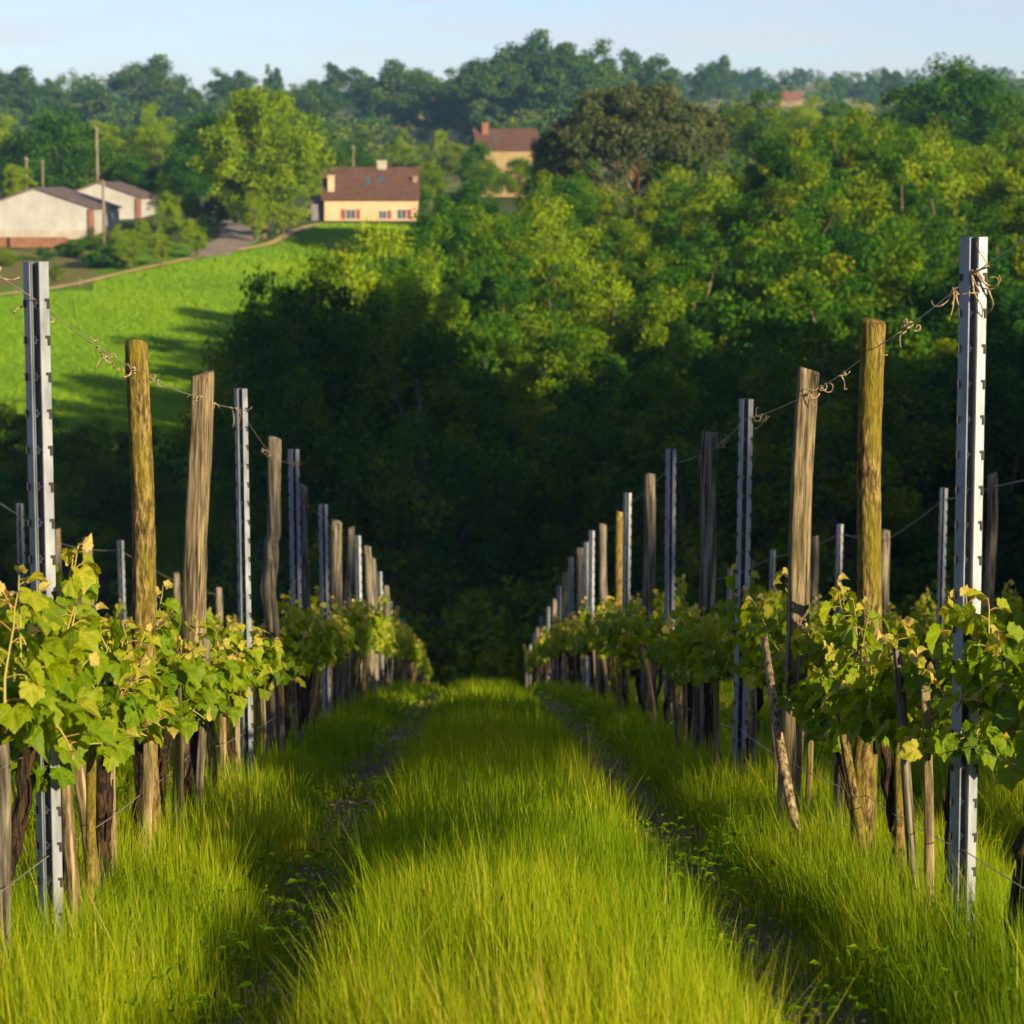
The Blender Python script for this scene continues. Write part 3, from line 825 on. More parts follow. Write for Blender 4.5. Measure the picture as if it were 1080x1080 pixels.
# ------------------------------------------------------------------ vineyard posts
def steel_meshes(h, hooks):
    prof = [(-.032, .028), (-.011, .000), (-.0100, .036), (.0095, .036), (.0115, .000), (.034, .005)]
    th = .0022
    inner = [(x_ + (th if 0 < i_ < 3 else -th if 3 <= i_ < 5 else 0), y_ + th) for i_, (x_, y_) in enumerate(prof)]
    ring = prof + inner[::-1]
    n_ = len(ring)
    V = [(x_, y_, z_) for z_ in (-.3, h) for x_, y_ in ring]
    Q = [(i_, (i_ + 1) % n_, n_ + (i_ + 1) % n_, n_ + i_) for i_ in range(n_)]
    Q += [(n_ + i_, n_ + i_ + 1, n_ + n_ - 2 - i_, n_ + n_ - 1 - i_) for i_ in range(5)]
    mb = MB().add(V, Q)
    z_ = h - .10
    while z_ > .1:
        mb.box(-.0075, -.001, .022, .0345, z_ - .011, z_ - .005).box(-.004, .004, .020, .0345, z_ - .004, z_ + .003).box(-.0075, -.002, .022, .0345, z_ + .004, z_ + .009)
        z_ -= .0895
    mb.box(-.0128, -.0098, -.0022, -.0003, -.3, h - .001)
    n0 = sum(len(q) for q in mb.Q)
    z_ = h - .10
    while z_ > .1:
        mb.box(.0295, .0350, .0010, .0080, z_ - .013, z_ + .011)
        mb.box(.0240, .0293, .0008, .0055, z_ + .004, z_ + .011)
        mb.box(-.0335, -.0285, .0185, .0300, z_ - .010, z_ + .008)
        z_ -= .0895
    me = mb.mesh('steel_post', M['steel'], False)
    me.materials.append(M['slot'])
    mi = np.zeros(len(me.polygons), np.int32); mi[n0:] = 1; mi[1:4] = 2; me.materials.append(M['groove_shade'])
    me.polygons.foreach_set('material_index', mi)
    return me


def wood_post(h, r, shape='round', seed=0, mat='wood_tan', bend=(0, 0), nz_=46, ns=22):
    g = np.random.default_rng(seed)
    zt = np.linspace(-.3, h, nz_)
    a_ = np.arange(ns) / ns * 2 * math.pi
    V = []
    sx, sy = g.random() * 50, g.random() * 50
    for z_ in zt:
        u = (z_ + .3) / (h + .3)
        cx = bend[0] * math.sin(u * 3.14) + .006 * math.sin(z_ * 5 + sx); cyy = bend[1] * math.sin(u * 3.14) + .005 * math.sin(z_ * 4 + sy)
        if shape == 'twist': cx += -.022 * math.exp(-((z_ - h * .56) / .12) ** 2) + .02 * (z_ > h * .7)
        for q in a_:
            if shape == 'square':
                k = r / max(abs(math.cos(q + .5)), abs(math.sin(q + .5)), .001); k = min(k, r * 1.28)
            else:
                k = r
            k *= 1 + .10 * (mnoise.noise(Vector((math.cos(q) * 1.5 + sx, math.sin(q) * 1.5 + sy, z_ * 1.6)))) + .06 * mnoise.noise(Vector((math.cos(q) * 6 + sx, math.sin(q) * 6 + sy, z_ * 12)))
            if ns > 30:
                c1 = mnoise.noise(Vector((math.cos(q) * 5 + sx, math.sin(q) * 5 + sy, z_ * 26))); c2 = mnoise.noise(Vector((math.cos(q) * 9 - sx, math.sin(q) * 9, z_ * (60 if mat == 'wood_mossy' else 8))))
                k *= 1 + (.07 * (abs(c1) ** .6 - .4) + .05 * c2 if mat == 'wood_mossy' else .05 * c2)
            k *= (1.06 - .12 * u)
            if shape == 'twist':
                k *= 1 + .38 * math.exp(-((z_ - h * .60) / .14) ** 2) * (.4 + math.cos(q - z_ * 5))
                k *= .85 + .3 * abs(math.sin(q * 1.5 + z_ * 3))
            zz_ = z_
            if z_ == zt[-1]:
                zz_ += (.012 * math.cos(q + sx) + .006 * g.random()); k *= .94
            V.append((cx + k * math.cos(q), cyy + k * math.sin(q), zz_))
    i = np.arange(nz_ - 1)[:, None] * ns; j = np.arange(ns)[None]; k = (j + 1) % ns
    Fq = np.stack([i + j, i + k, i + ns + k, i + ns + j], -1).reshape(-1, 4)
    V.append((V[-1][0] - r, V[-1][1], h + .001)); V[-1] = (np.mean([v[0] for v in V[-1 - ns:-1]]), np.mean([v[1] for v in V[-1 - ns:-1]]), h + .004)
    c_ = len(V) - 1; base = (nz_ - 1) * ns
    T = [(base + q, base + (q + 1) % ns, c_) for q in range(ns)]
    return MB().mixed(np.array(V), Fq, T).mesh('post', M[mat])


xl = lambda d: -(1.09 + .0025 * (d - 7))
xr = lambda d: 1.262
SIDE = {-1: 'field-side row', 1: 'wood-side row'}
ORD = ['first', 'second', 'third', 'fourth', 'fifth', 'sixth', 'seventh', 'eighth', 'ninth', 'tenth', 'eleventh', 'twelfth', 'thirteenth', 'fourteenth', 'fifteenth', 'sixteenth', 'seventeenth', 'eighteenth', 'nineteenth', 'twentieth']
steel_cache = {}
POSTTOP = {-1: [], 1: []}


def orient(o, base, top):
    d = (top - base).normalized()
    q = Vector((0, 0, 1)).rotation_difference(d)
    o.rotation_mode = 'XYZ'; o.rotation_euler = q.to_euler()


def place_post(kind, side, px, py, basepx, d, label, group, wpx=None, mat='wood_tan', shape='round', bend=(0, 0), seed=0):
    top = P(px, py, d)
    bx = X(basepx, d)
    base = Vector((bx, d, G(bx, d)))
    h = (top - base).length
    name = 'steel_post' if kind == 'm' else 'wooden_post'
    if kind == 'm':
        key = round(h, 1)
        if key not in steel_cache: steel_cache[key] = steel_meshes(key, True)
        root = tag(obj(name, steel_cache[key], None, base), label, 'post', group)
        root.scale.z = h / key
    else:
        r = (wpx or 20) / 2 * d / FPX
        root = tag(obj(name, wood_post(h, r, shape, seed, mat, bend, 150 if d < 12 else 46 if d < 20 else 20, 40 if d < 12 else 22 if d < 20 else 12), None, base), label, 'post', group)
    orient(root, base, top)
    if kind != 'm': root.rotation_euler.rotate_axis('Z', random.random() * .6 if shape == 'square' else 0)
    elif d > 9: root.rotation_euler.rotate_axis('Z', random.uniform(-.25, .25))
    POSTTOP[side].append((d, base, top))
    return root


left = [('m', 36, 276, 42), ('w', 146, 362, 150, 25, 'wood_mossy', 'round', (0, 0), 'thick round mossy bark post'), ('w', 213, 395, 193, 20, 'wood_tan', 'square', (0, 0), 'leaning squared tan plank post'),
        ('m', 253, 410, 256), ('w', 286, 462, 290, 14, 'wood_grey', 'twist', (-.02, 0), 'twisted split grey post'), ('m', 310, 474, 312), ('w', 320, 513, 322, 10, 'wood_grey', 'round', (0, 0), 'thin grey post'), ('m', 341, 532, 342),
        ('w', 355, 550, 352, 13, 'wood_grey', 'round', (0, 0), 'round grey post'), ('w', 367, 557, 368, 8, 'wood_grey', 'twist', (0, 0), 'knotty dark post'), ('m', 377, 565, 378), ('w', 388, 576, 390, 9, 'wood_grey', 'round', (0, 0), 'dark narrow post'),
        ('w', 394, 589, 395, 7, 'wood_grey', 'round', (0, 0), 'dark thin post'), ('m', 400, 603, 401), ('w', 407, 618, 407, 7, 'wood_grey', 'round', (0, 0), 'dim slim post'), ('m', 411, 634, 412), ('w', 418, 639, 418, 7, 'wood_tan', 'round', (0, 0), 'dim brown post'),
        ('m', 425, 652, 425), ('w', 431, 665, 431, 5, 'wood_grey', 'round', (0, 0), 'tiny far post'), ('m', 436, 678, 436), ('w', 441, 688, 441, 5, 'wood_grey', 'round', (0, 0), 'tiny grey post'), ('m', 445, 696, 445), ('w', 450, 708, 450, 5, 'wood_tan', 'round', (0, 0), 'last little post')]
right = [('m', 1028, 250, 1025), ('w', 921, 338, 918, 26, 'wood_mossy', 'round', (0, 0), 'thick mossy yellow-green post'), ('w', 852, 391, 836, 22, 'wood_tan', 'square', (0, 0), 'leaning squared post with a knot'),
         ('m', 787, 421, 783), ('w', 750, 457, 742, 17, 'wood_grey', 'square', (0, 0), 'squared grey brown post'), ('m', 708, 474, 708), ('w', 686, 501, 683, 13, 'wood_grey', 'round', (0, 0), 'round grey post'), ('m', 662, 520, 661),
         ('w', 654, 540, 651, 9, 'wood_mossy', 'round', (0, 0), 'thin mossy post'), ('w', 636, 553, 637, 9, 'wood_grey', 'round', (0, 0), 'round dark post'), ('m', 624, 560, 624), ('m', 618.5, 572, 618.5), ('w', 612, 578, 612, 8, 'wood_grey', 'round', (0, 0), 'dark brown post'),
         ('m', 602, 588, 602), ('w', 596, 604, 596, 7, 'wood_grey', 'round', (0, 0), 'dim slim post'), ('m', 590, 618, 590), ('w', 585, 632, 585, 6, 'wood_grey', 'round', (0, 0), 'dim dark post'), ('m', 578, 640, 578), ('m', 571, 650, 571), ('w', 567, 662, 567, 5, 'wood_grey', 'round', (0, 0), 'tiny far post'),
         ('m', 563, 668, 563), ('m', 559, 680, 559), ('w', 556, 690, 556, 5, 'wood_grey', 'round', (0, 0), 'last little post')]
for side, lst in ((-1, left), (1, right)):
    im = 0; iw = 0
    for q, it in enumerate(lst):
        px = it[1]; off = abs(px - 503) / FPX
        d = (1.0725 / (off - .0025)) if side < 0 else 1.262 / off
        if it[0] == 'm':
            lab = f'galvanised steel post, {ORD[im]} steel one along the {SIDE[side]}'; im += 1
            place_post('m', side, px, it[2], it[3], d, lab, f'steel posts of the {SIDE[side]}')
        else:
            lab = f'{it[8]}, {ORD[iw]} wooden one along the {SIDE[side]}'; iw += 1
            place_post('w', side, px, it[2], it[3], d, lab, f'wooden posts of the {SIDE[side]}', it[4], it[5], it[6], it[7], seed=q * 7 + side)

# rows beyond: posts (px, py, kind)
ROWX = {-2: -3.45, 2: 3.62, -3: -5.8, 3: 5.97}
extra = {-2: [(20, 531, 'm'), (58, 559, 'w'), (92, 568, 'w'), (127, 570, 'm'), (160, 590, 'm'), (186, 605, 'w'), (205, 612, 'm'), (230, 620, 'w')],
         2: [(1047, 500, 'w'), (995, 515, 'm'), (934, 560, 'w'), (886, 553, 'm'), (860, 566, 'w'), (815, 580, 'm'), (792, 590, 'w'), (770, 600, 'm'), (748, 606, 'w')]}
for rr_, lst in extra.items():
    sd_ = 'beyond the field-side row' if rr_ < 0 else 'beyond the wood-side row'
    for q, (px, py, kd) in enumerate(lst):
        d = abs(ROWX[rr_]) * FPX / abs(px - 503)
        POST_ = POSTTOP; key = rr_
        POSTTOP.setdefault(rr_, [])
        place_post(kd, rr_, px, py, px, d, f'{"steel" if kd == "m" else "grey wooden"} post, {ORD[q]} in the vine row {sd_}', f'posts {sd_}', 11 if d < 26 else 8, 'wood_grey', seed=70 + q)

# ------------------------------------------------------------------ wires
def wire(side, hfun, label, r=.0016, sag=.012):
    pts = []
    ps = sorted(POSTTOP[side], key=lambda q: q[0])
    P0 = []
    for d, base, top in ps:
        f = hfun(d, (top - base).length)
        P0.append(base + (top - base) * f + Vector((0, -.012, 0)))
    first = P0[0] + (P0[0] - P0[1]) * 1.6
    P0 = [first] + P0
    for a_, b_ in zip(P0[:-1], P0[1:]):
        for q in range(6):
            u = q / 6
            p = a_.lerp(b_, u); p.z -= sag * 4 * u * (1 - u)
            pts.append(p)
    pts.append(P0[-1])
    base0 = pts[0].copy()
    return tag(obj('trellis_wire', MB().tube([tuple(p - base0) for p in pts], r, 5).mesh('trellis_wire', M['wire']), None, base0), label, 'wire', 'trellis wires'), P0


TOPW = {}
for side in (-1, 1):
    _, TOPW[side] = wire(side, lambda d, L_: 1 - .09 / L_, f'top trellis wire strung along the {SIDE[side]}')
    wire(side, lambda d, L_: .62 / L_, f'middle trellis wire hidden in the leaves of the {SIDE[side]}')
    wire(side, lambda d, L_: .34 / L_, f'low trellis wire above the grass of the {SIDE[side]}')
for side in (-2, 2):
    wire(side, lambda d, L_: 1 - .09 / L_, f'top trellis wire of the vine row beyond the {SIDE[side // 2]}', .003)

# dried tendrils hanging on the top wires
def tendril_mesh(seed, s=1.0):
    g = np.random.default_rng(seed)
    mb = MB()
    for k in range(g.integers(3, 7)):
        p = np.array([0, 0, 0.]) + g.normal(size=3) * .008
        d = g.normal(size=3) * .6 + np.array([0, 0, -1.0]); pts = [p.copy()]
        cv = g.normal(size=3) * .6
        for q in range(9):
            d = d / np.linalg.norm(d); d = d + np.cross(cv, d) * .55 + g.normal(size=3) * .2
            p = p + d / np.linalg.norm(d) * .0105 * s; pts.append(p.copy())
        mb.tube(pts, np.linspace(.0028, .0012, len(pts)), 5)
    # winding round the wire
    a_ = np.linspace(0, 12, 26)
    mb.tube(np.column_stack([.004 * np.cos(a_), a_ * .0028 - .015, .004 * np.sin(a_)]), .0015, 4)
    return mb.mesh('dried_tendril', M['tendril'])


tspots = {-1: [(.84, 1), (1.02, 1.5), (1.55, .7), (1.68, .9), (1.95, 1.7), (2.2, .5), (2.93, .9), (3.3, .5), (3.9, 1.3), (4.9, 1), (5.95, 1.1), (7.1, 1), (9, 1)],
          1: [(.72, .6), (1.0, 2.0), (1.18, 1.2), (1.6, .8), (2.02, .8), (2.4, .9), (2.75, 1.1), (2.98, .8), (3.7, 1.2), (4.1, 1), (4.6, 1.2), (5.2, 1.3), (6.05, 1.4), (7.2, 1), (8.1, 1)]}
for side in (-1, 1):
    for q, (u, s_) in enumerate(tspots[side]):
        i_ = int(u); f = u - i_; a_, b_ = TOPW[side][i_], TOPW[side][i_ + 1]
        p = a_.lerp(b_, f); p.z -= .012 * 4 * f * (1 - f)
        near = min(i_ + (f > .5), len(TOPW[side]) - 1)
        where = ORD[max(0, near - 1)]
        tag(obj('dried_tendril', tendril_mesh(900 + q + 50 * side, s_ * .8), None, p - Vector((0, .004, 0))), f'dried curled vine tendril on the top wire, {ORD[q]} along the {SIDE[side]}', 'tendril', 'dried tendrils on the top wires')

# ------------------------------------------------------------------ vines
def leaf_template():
    """a lobed vine leaf, unit size, stalk at the origin, pointing along +x, hanging in the xy plane"""
    lobes = [(0, 1.0), (55, .86), (-55, .86), (112, .62), (-112, .62)]
    A = np.radians(np.linspace(-165, 165, 27))
    R = []
    for q, a_ in enumerate(A):
        r_ = max(l * math.exp(-((math.degrees(a_) - c0) / 38) ** 2) for c0, l in lobes)
        r_ = .42 + .58 * r_
        r_ *= 1 + (.055 if q % 2 else -.045)
        R.append(r_)
    R = np.array(R) * .56
    out = np.column_stack([R * np.cos(A) + .12, R * np.sin(A), np.zeros(27)])
    midr = np.column_stack([R * .5 * np.cos(A) + .07, R * .5 * np.sin(A), np.zeros(27)])
    V = np.vstack([[0, 0, 0], midr, out])
    # creases: veins along the lobes stand lower than the blade between them
    deg = np.degrees(A); vein = np.max([np.exp(-((deg - c0) / 11) ** 2) for c0, _ in lobes], axis=0)
    V[1:28, 2] = .035 - .05 * vein
    V[28:, 2] = .01 - .045 * vein - .12 * (out[:, 0] ** 2 + out[:, 1] ** 2) * 1.2
    T = []; Q = []
    for q in range(26):
        T.append((0, 1 + q, 2 + q)); Q.append((1 + q, 28 + q, 29 + q, 2 + q))
    return V, np.array(Q), np.array(T), np.concatenate([[.12], .13 * vein - .03, .07 * vein])


LV, LQ, LT, LTINT = leaf_template()


def add_leaves(mb, pos, dirs, nrm, size, tint, g, fold=.25):
    n_ = len(pos)
    d = dirs / np.linalg.norm(dirs, axis=1)[:, None]
    v = np.cross(nrm, d); v /= np.linalg.norm(v, axis=1)[:, None] + 1e-9
    w_ = np.cross(d, v)
    fo = (g.random(n_) * .7 + .05) * (1 if fold else 0)
    curl = g.normal(size=n_) * .25 + .25
    L_ = np.broadcast_to(LV, (n_,) + LV.shape).copy()
    L_[:, :, 2] += np.abs(L_[:, :, 1]) * fo[:, None] - curl[:, None] * L_[:, :, 0] ** 2
    L_[:, :, 2] += .04 * np.sin(L_[:, :, 0] * 9 + g.random(n_)[:, None] * 6) * np.sign(L_[:, :, 1])
    wid = .85 + .3 * g.random(n_)
    Wp = pos[:, None] + size[:, None, None] * (L_[..., 0:1] * d[:, None] + L_[..., 1:2] * v[:, None] * wid[:, None, None] + L_[..., 2:3] * w_[:, None])
    m_ = LV.shape[0]
    off = (np.arange(n_) * m_)[:, None, None]
    Q = (LQ[None] + off).reshape(-1, 4); T = (LT[None] + off).reshape(-1, 3)
    tt = np.repeat(tint, m_) + np.tile(LTINT, n_)
    mb.mixed(Wp.reshape(-1, 3), Q, T, np.clip(tt, 0, 1))


def make_vine(seed, label):
    g = np.random.default_rng(seed)
    root = thing('grape_vine', label, 'vine')
    # trunk
    n_ = 16; z_ = np.linspace(-.15, .565 + .05 * (g.random() - .5), n_)
    cx = np.cumsum(g.normal(size=n_) * .009); cy2 = np.cumsum(g.normal(size=n_) * .012) + .04 * np.sin(z_ * 5 + g.random() * 6)
    cx -= cx[3]; cy2 -= cy2[3]
    r0 = .014 + .009 * g.random()
    tr = MB(); tr.tube(np.column_stack([cx, cy2, z_]), r0 * (1.15 - .25 * np.sin(np.linspace(0, 3.1, n_)) + .18 * g.random(n_)), 12, jit=.35)
    head = np.array([cx[-1], cy2[-1], z_[-1]])
    tr.tube([head - [0, 0, .05], head + [.0, .0, .01], head + [0.01, .01, .04]], [r0 * .95, r0 * 1.15, r0 * .7], 10, jit=.3)
    # strips of peeling bark
    for k in range(9):
        q = g.integers(1, n_ - 3); a_ = g.random() * 6.28
        o_ = np.array([math.cos(a_), math.sin(a_), 0]) * r0 * 1.15
        tr.tube([np.array([cx[q], cy2[q], z_[q]]) + o_, np.array([cx[q + 1], cy2[q + 1], z_[q + 1]]) + o_ * 1.15, np.array([cx[q + 2], cy2[q + 2], z_[q + 2]]) + o_ * (1.2 + .5 * g.random())], [.004, .005, .002], 5)
    obj('trunk', tr.mesh('vine_trunk', M['vine_bark']), root)
    cn = MB(); sh = MB(); lf = MB()
    ends = []
    for sg in (-1, 1):
        m_ = 8; u = np.linspace(0, 1, m_)
        p = np.column_stack([head[0] + g.normal(size=m_) * .008, head[1] + sg * u * (.42 + .1 * g.random()), head[2] + .03 + .07 * np.sin(u * 2.2) + g.normal(size=m_) * .006])
        cn.tube(p, np.linspace(.010, .005, m_), 7)
        ends.append(p)
    obj('cane', cn.mesh('vine_cane', M['cane']), root)
    LP, LD, LN, LS, LTn = [], [], [], [], []
    for sg in (0, 1):
        for k in range(15):
            u = (k + g.random()) / 15; q = u * 7; i_ = min(6, int(q)); p = ends[sg][i_] * (1 - (q - i_)) + ends[sg][i_ + 1] * (q - i_)
            droop = g.random() < .34
            lean = np.array([g.normal() * .55, g.normal() * .35, (.3 if droop else 1.0)])
            if droop: lean[0] = np.sign(lean[0]) * (.5 + abs(lean[0]))
            ln = (.06 + .14 * g.random() ** 1.5) if droop else (.09 + .20 * g.random() ** 1.5 + (.11 if g.random() < .12 else 0))
            m_ = 9; d = lean / np.linalg.norm(lean); pts = [p]
            for s_ in range(m_ - 1):
                d = d + g.normal(size=3) * .09 + np.array([0, 0, -.14 if droop else .03]); d /= np.linalg.norm(d)
                pts.append(pts[-1] + d * ln / (m_ - 1))
            pts = np.array(pts)
            sh.tube(pts, np.linspace(.0042, .0016, m_), 5, tint=np.linspace(.1, .9, m_) * g.random())
            nl = int(ln / .030) + 3
            for s_ in range(nl):
                f = (s_ + .5) / nl; qf = f * (m_ - 1); j_ = min(m_ - 2, int(qf)); c_ = pts[j_] * (1 - (qf - j_)) + pts[j_ + 1] * (qf - j_)
                tipn = max(0, (f - .72) / .28)
                az = s_ * 2.6 + g.normal() * .7 + k
                out = np.array([math.cos(az), math.sin(az), .25 + .4 * tipn]) + g.normal(size=3) * .2
                out[0] += np.sign(c_[0] + .001 * (az % 2 - 1)) * .35
                pet = .028 + .035 * g.random() * (1 - tipn); pe = c_ + out / np.linalg.norm(out) * pet * (1 - .6 * tipn)
                sh.tube([c_, (c_ + pe) / 2 + [0, 0, .004], pe], .0013, 4, tint=.3 + .5 * g.random(), cap=False)
                sz = (.058 + .044 * g.random()) * (1 - .62 * tipn)
                ld = np.array([out[0] * .7, out[1] * .7, -.8 + 1.35 * tipn]) + g.normal(size=3) * .28
                nr = np.array([out[0] * .9, out[1] * .9, .75]) + g.normal(size=3) * .35
                LP.append(pe); LD.append(ld); LN.append(nr); LS.append(sz); LTn.append(.36 + .22 * (g.random() - .3) + .13 * f + .50 * tipn)
    add_leaves(lf, np.array(LP), np.array(LD), np.array(LN), np.array(LS), np.clip(np.array(LTn), 0, 1), g)
    obj('shoots', sh.mesh('vine_shoots', M['shoot']), root)
    obj('leaves', lf.mesh('vine_leaves', M['vine_leaf']), root)
    return root


vp = [make_vine(500 + k, 'x') for k in range(10)]
vused = set()


def put_vine(k, x, y, rz, label, group, s=1.0):
    pr = vp[k % 10]; loc = (x, y, G(x, y)); sc_ = s if not np.isscalar(s) else (s, s, s)
    if pr.name not in vused:
        vused.add(pr.name); pr.location = loc; pr.rotation_euler.z = rz; pr['label'] = label; pr['group'] = group; pr.scale = sc_
    else:
        dup(pr, loc, rz, label, group, sc_)


STK = [wood_post(1.0, .0155, 'square', 40 + k, ['wood_stake', 'wood_grey', 'wood_mossy', 'wood_stake'][k], (.01 * (k - 1), 0), 16, 12) for k in range(4)]
gv = np.random.default_rng(77)
NV = {}


def vine_row(side, d0, d1, step, xf, name, stakes=True):
    q = 0; d = d0
    while d < d1:
        d_ = d + gv.normal() * .05
        x = xf(d_) + gv.normal() * .03
        far = d_ > 24
        if not far and q < 20 and abs(side) == 1:
            lab = f'leafy green grape vine, {ORD[q]} along the {name}'; gr = f'grape vines of the {name}'
        elif abs(side) == 1:
            lab = f'small far grape vine in the shaded end of the {name}'; gr = f'far grape vines of the {name}'
        else:
            lab = f'grape vine in the row beyond the {name}'; gr = f'grape vines beyond the {name}'
        s = 1.0 + gv.normal() * .05
        put_vine(int(gv.integers(0, 10)), x, d_, (0 if gv.random() < .5 else math.pi) + gv.normal() * .08, lab, gr, (s * .95, s * 1.02, s * (1.0 + .05 * (side == 1) + gv.normal() * .055)))
        if stakes:
            k = int(gv.integers(0, 4)); sx = x + gv.normal() * .03; sy = d_ - .07 - .08 * gv.random()
            st = tag(obj('vine_stake', STK[k], None, (sx, sy, G(sx, sy)), (gv.normal() * .06, gv.normal() * .05, gv.random() * .5)),
                     (f'short wooden stake beside the {ORD[q]} vine of the {name}' if q < 20 and not far else f'small far stake in the shaded end of the {name}'), 'stake', f'vine stakes of the {name}')
            st.scale = (.8 + .4 * gv.random(),) * 2 + (.62 + .2 * gv.random(),)
            if gv.random() < .5 and d_ < 30:
                k = int(gv.integers(0, 4)); sx = x + gv.normal() * .04; sy = d_ + .1 + .25 * gv.random()
                st = tag(obj('vine_stake', STK[k], None, (sx, sy, G(sx, sy)), (gv.normal() * .06, gv.normal() * .06, gv.random() * 3)),
                         (f'thin leaning stake just past the {ORD[q]} vine of the {name}' if q < 20 and not far else f'small far stake in the shaded end of the {name}'), 'stake', f'vine stakes of the {name}')
                st.scale = (.6 + .3 * gv.random(),) * 2 + (.6 + .25 * gv.random(),)
        q += 1; d += step


vine_row(-1, 6.45, 66, .9, xl, SIDE[-1])
vine_row(1, 6.75, 66, .9, xr, SIDE[1])
vine_row(-2, 12, 56, 1.25, lambda d: -3.45, SIDE[-1], False)
vine_row(2, 12, 56, 1.25, lambda d: 3.62, SIDE[1], False)
vine_row(-3, 20, 58, 1.5, lambda d: -5.8, 'second field-side row', False)
vine_row(3, 20, 58, 1.5, lambda d: 5.97, 'second wood-side row', False)

# broken stake leaning out of the wood-side row and prunings at its foot
d = 10.1
a_ = P(806, 672, d); b_ = P(852, 872, d - .6); b_.z = G(b_.x, b_.y) - .02
tag(obj('broken_stake', MB().tube([(0, 0, 0), tuple((a_ - b_) * .5 + Vector((-.012, 0, 0))), tuple(a_ - b_)], [.017, .019, .013], 8, jit=.35).mesh('broken_stake', M['wood_stake']), None, b_),
    'broken stake leaning out of the wood-side row into the grass', 'stake')
for q, (p0, p1) in enumerate([((866, 868), (893, 884)), ((858, 880), (900, 870)), ((872, 862), (882, 892))]):
    d = 10.1 + .1 * q
    a_ = P(*p0, d); b_ = P(*p1, d - .1); zg = G(a_.x, a_.y) + .05
    a_.z = max(a_.z, zg); b_.z = max(b_.z, zg)
    mid = (a_ + b_) / 2 + Vector((0, 0, .02))
    tag(obj('fallen_twig', MB().tube([(0, 0, 0), tuple(mid - a_), tuple(b_ - a_)], [.007, .009, .005], 6, jit=.3).mesh('fallen_twig', M['tendril']), None, a_),
        'dry pruned vine twig lying in the grass by the broken stake', 'twig', 'pruned twigs by the broken stake')

# ------------------------------------------------------------------ grass
def alley(x):
    """offset from the middle of the alley between two vine rows, in metres"""
    c = (1.262 - 1.09) / 2
    return (x - c + 1.18) % 2.36 - 1.18


def grass_patch(n, xr_, yr_, hmul, width, segs, g, mask=True):
    x = xr_[0] + (xr_[1] - xr_[0]) * g.random(n); y = yr_[0] + (yr_[1] - yr_[0]) * g.random(n)
    # gather into tufts
    tx, ty = np.floor(x / .09), np.floor(y / .09)
    cx = (tx + .2 + .6 * hash2(tx, ty, 5)) * .09; cy2 = (ty + .2 + .6 * hash2(tx, ty, 6)) * .09
    pull = .45 * g.random(n)
    x = x + (cx - x) * pull; y = y + (cy2 - y) * pull
    u = alley(x); wob = (vnoise(y / 1.1, x * 0 + np.floor(x / 2.36 + .5), 31) - .5) * .14
    rut = np.exp(-((u + .60 + wob) / .18) ** 4) + np.exp(-((u - .66 + wob) / .18) ** 4)
    rut = np.clip(rut, 0, 1)
    mid = np.clip(1 - np.abs(u) / .62, 0, 1)
    patch = fbm(x / .55, y / .8, 33)
    keep = g.random(n) > rut * np.clip(1.35 - 1.25 * patch, .2, .93)
    keep &= g.random(n) < .25 + 1.3 * patch
    h = (.205 + .075 * np.sqrt(mid) + .20 * (patch - .45) + .05 * np.exp(-((np.abs(u) - 1.18) / .2) ** 2)) * (1 - .62 * rut) * (.38 + .85 * g.random(n) ** 1.2) * hmul * np.interp(y, [8, 22], [.88, .68])
    tall = g.random(n) < .04
    h = np.where(tall, h * 1.35, h)
    x, y, h, patch, cx, cy2, rut = x[keep], y[keep], h[keep], patch[keep], cx[keep], cy2[keep], rut[keep]
    n = len(x)
    z = gz(x, y) - .015
    dx, dy = x - cx, y - cy2
    az = np.arctan2(dy, dx) + g.normal(size=n) * .9
    lean = (.08 + .55 * g.random(n) ** 2.2) * h
    wind = .05 * h
    lx, ly = np.cos(az) * lean - wind, np.sin(az) * lean
    wz = az + math.pi / 2 + g.normal(size=n) * .7
    # blades lie broadside at random
    wx, wy = np.cos(wz), np.sin(wz)
    wd = width * (.6 + .8 * g.random(n))
    levels = np.linspace(0, 1, segs + 1)
    V = []
    for f in levels[:-1]:
        bx = x + lx * f ** 1.8; by = y + ly * f ** 1.8; bz = z + h * (f - .12 * f * f * (lean / (h + 1e-6)) * 2)
        k = wd * (1 - f) ** .55 * .5
        V.append(np.stack([bx - wx * k, by - wy * k, bz], -1)); V.append(np.stack([bx + wx * k, by + wy * k, bz], -1))
    V.append(np.stack([x + lx, y + ly, z + h * .97], -1))
    V = np.stack(V, 1)
    m_ = V.shape[1]; off = (np.arange(n) * m_)[:, None]
    Q = [np.stack([off[:, 0] + 2 * k, off[:, 0] + 2 * k + 1, off[:, 0] + 2 * k + 3, off[:, 0] + 2 * k + 2], -1) for k in range(segs - 1)]
    Q = np.concatenate(Q) if Q else np.zeros((0, 4), int)
    T = np.stack([off[:, 0] + m_ - 3, off[:, 0] + m_ - 2, off[:, 0] + m_ - 1], -1)
    big = fbm(x / 1.6 + 9, y / 2.4, 71)
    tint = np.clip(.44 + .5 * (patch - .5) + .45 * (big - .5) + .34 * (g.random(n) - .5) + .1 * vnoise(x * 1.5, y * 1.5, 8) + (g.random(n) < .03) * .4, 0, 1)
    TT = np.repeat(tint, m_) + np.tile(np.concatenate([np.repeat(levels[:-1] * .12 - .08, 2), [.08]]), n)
    return V.reshape(-1, 3), Q, T, np.clip(TT, 0, 1)


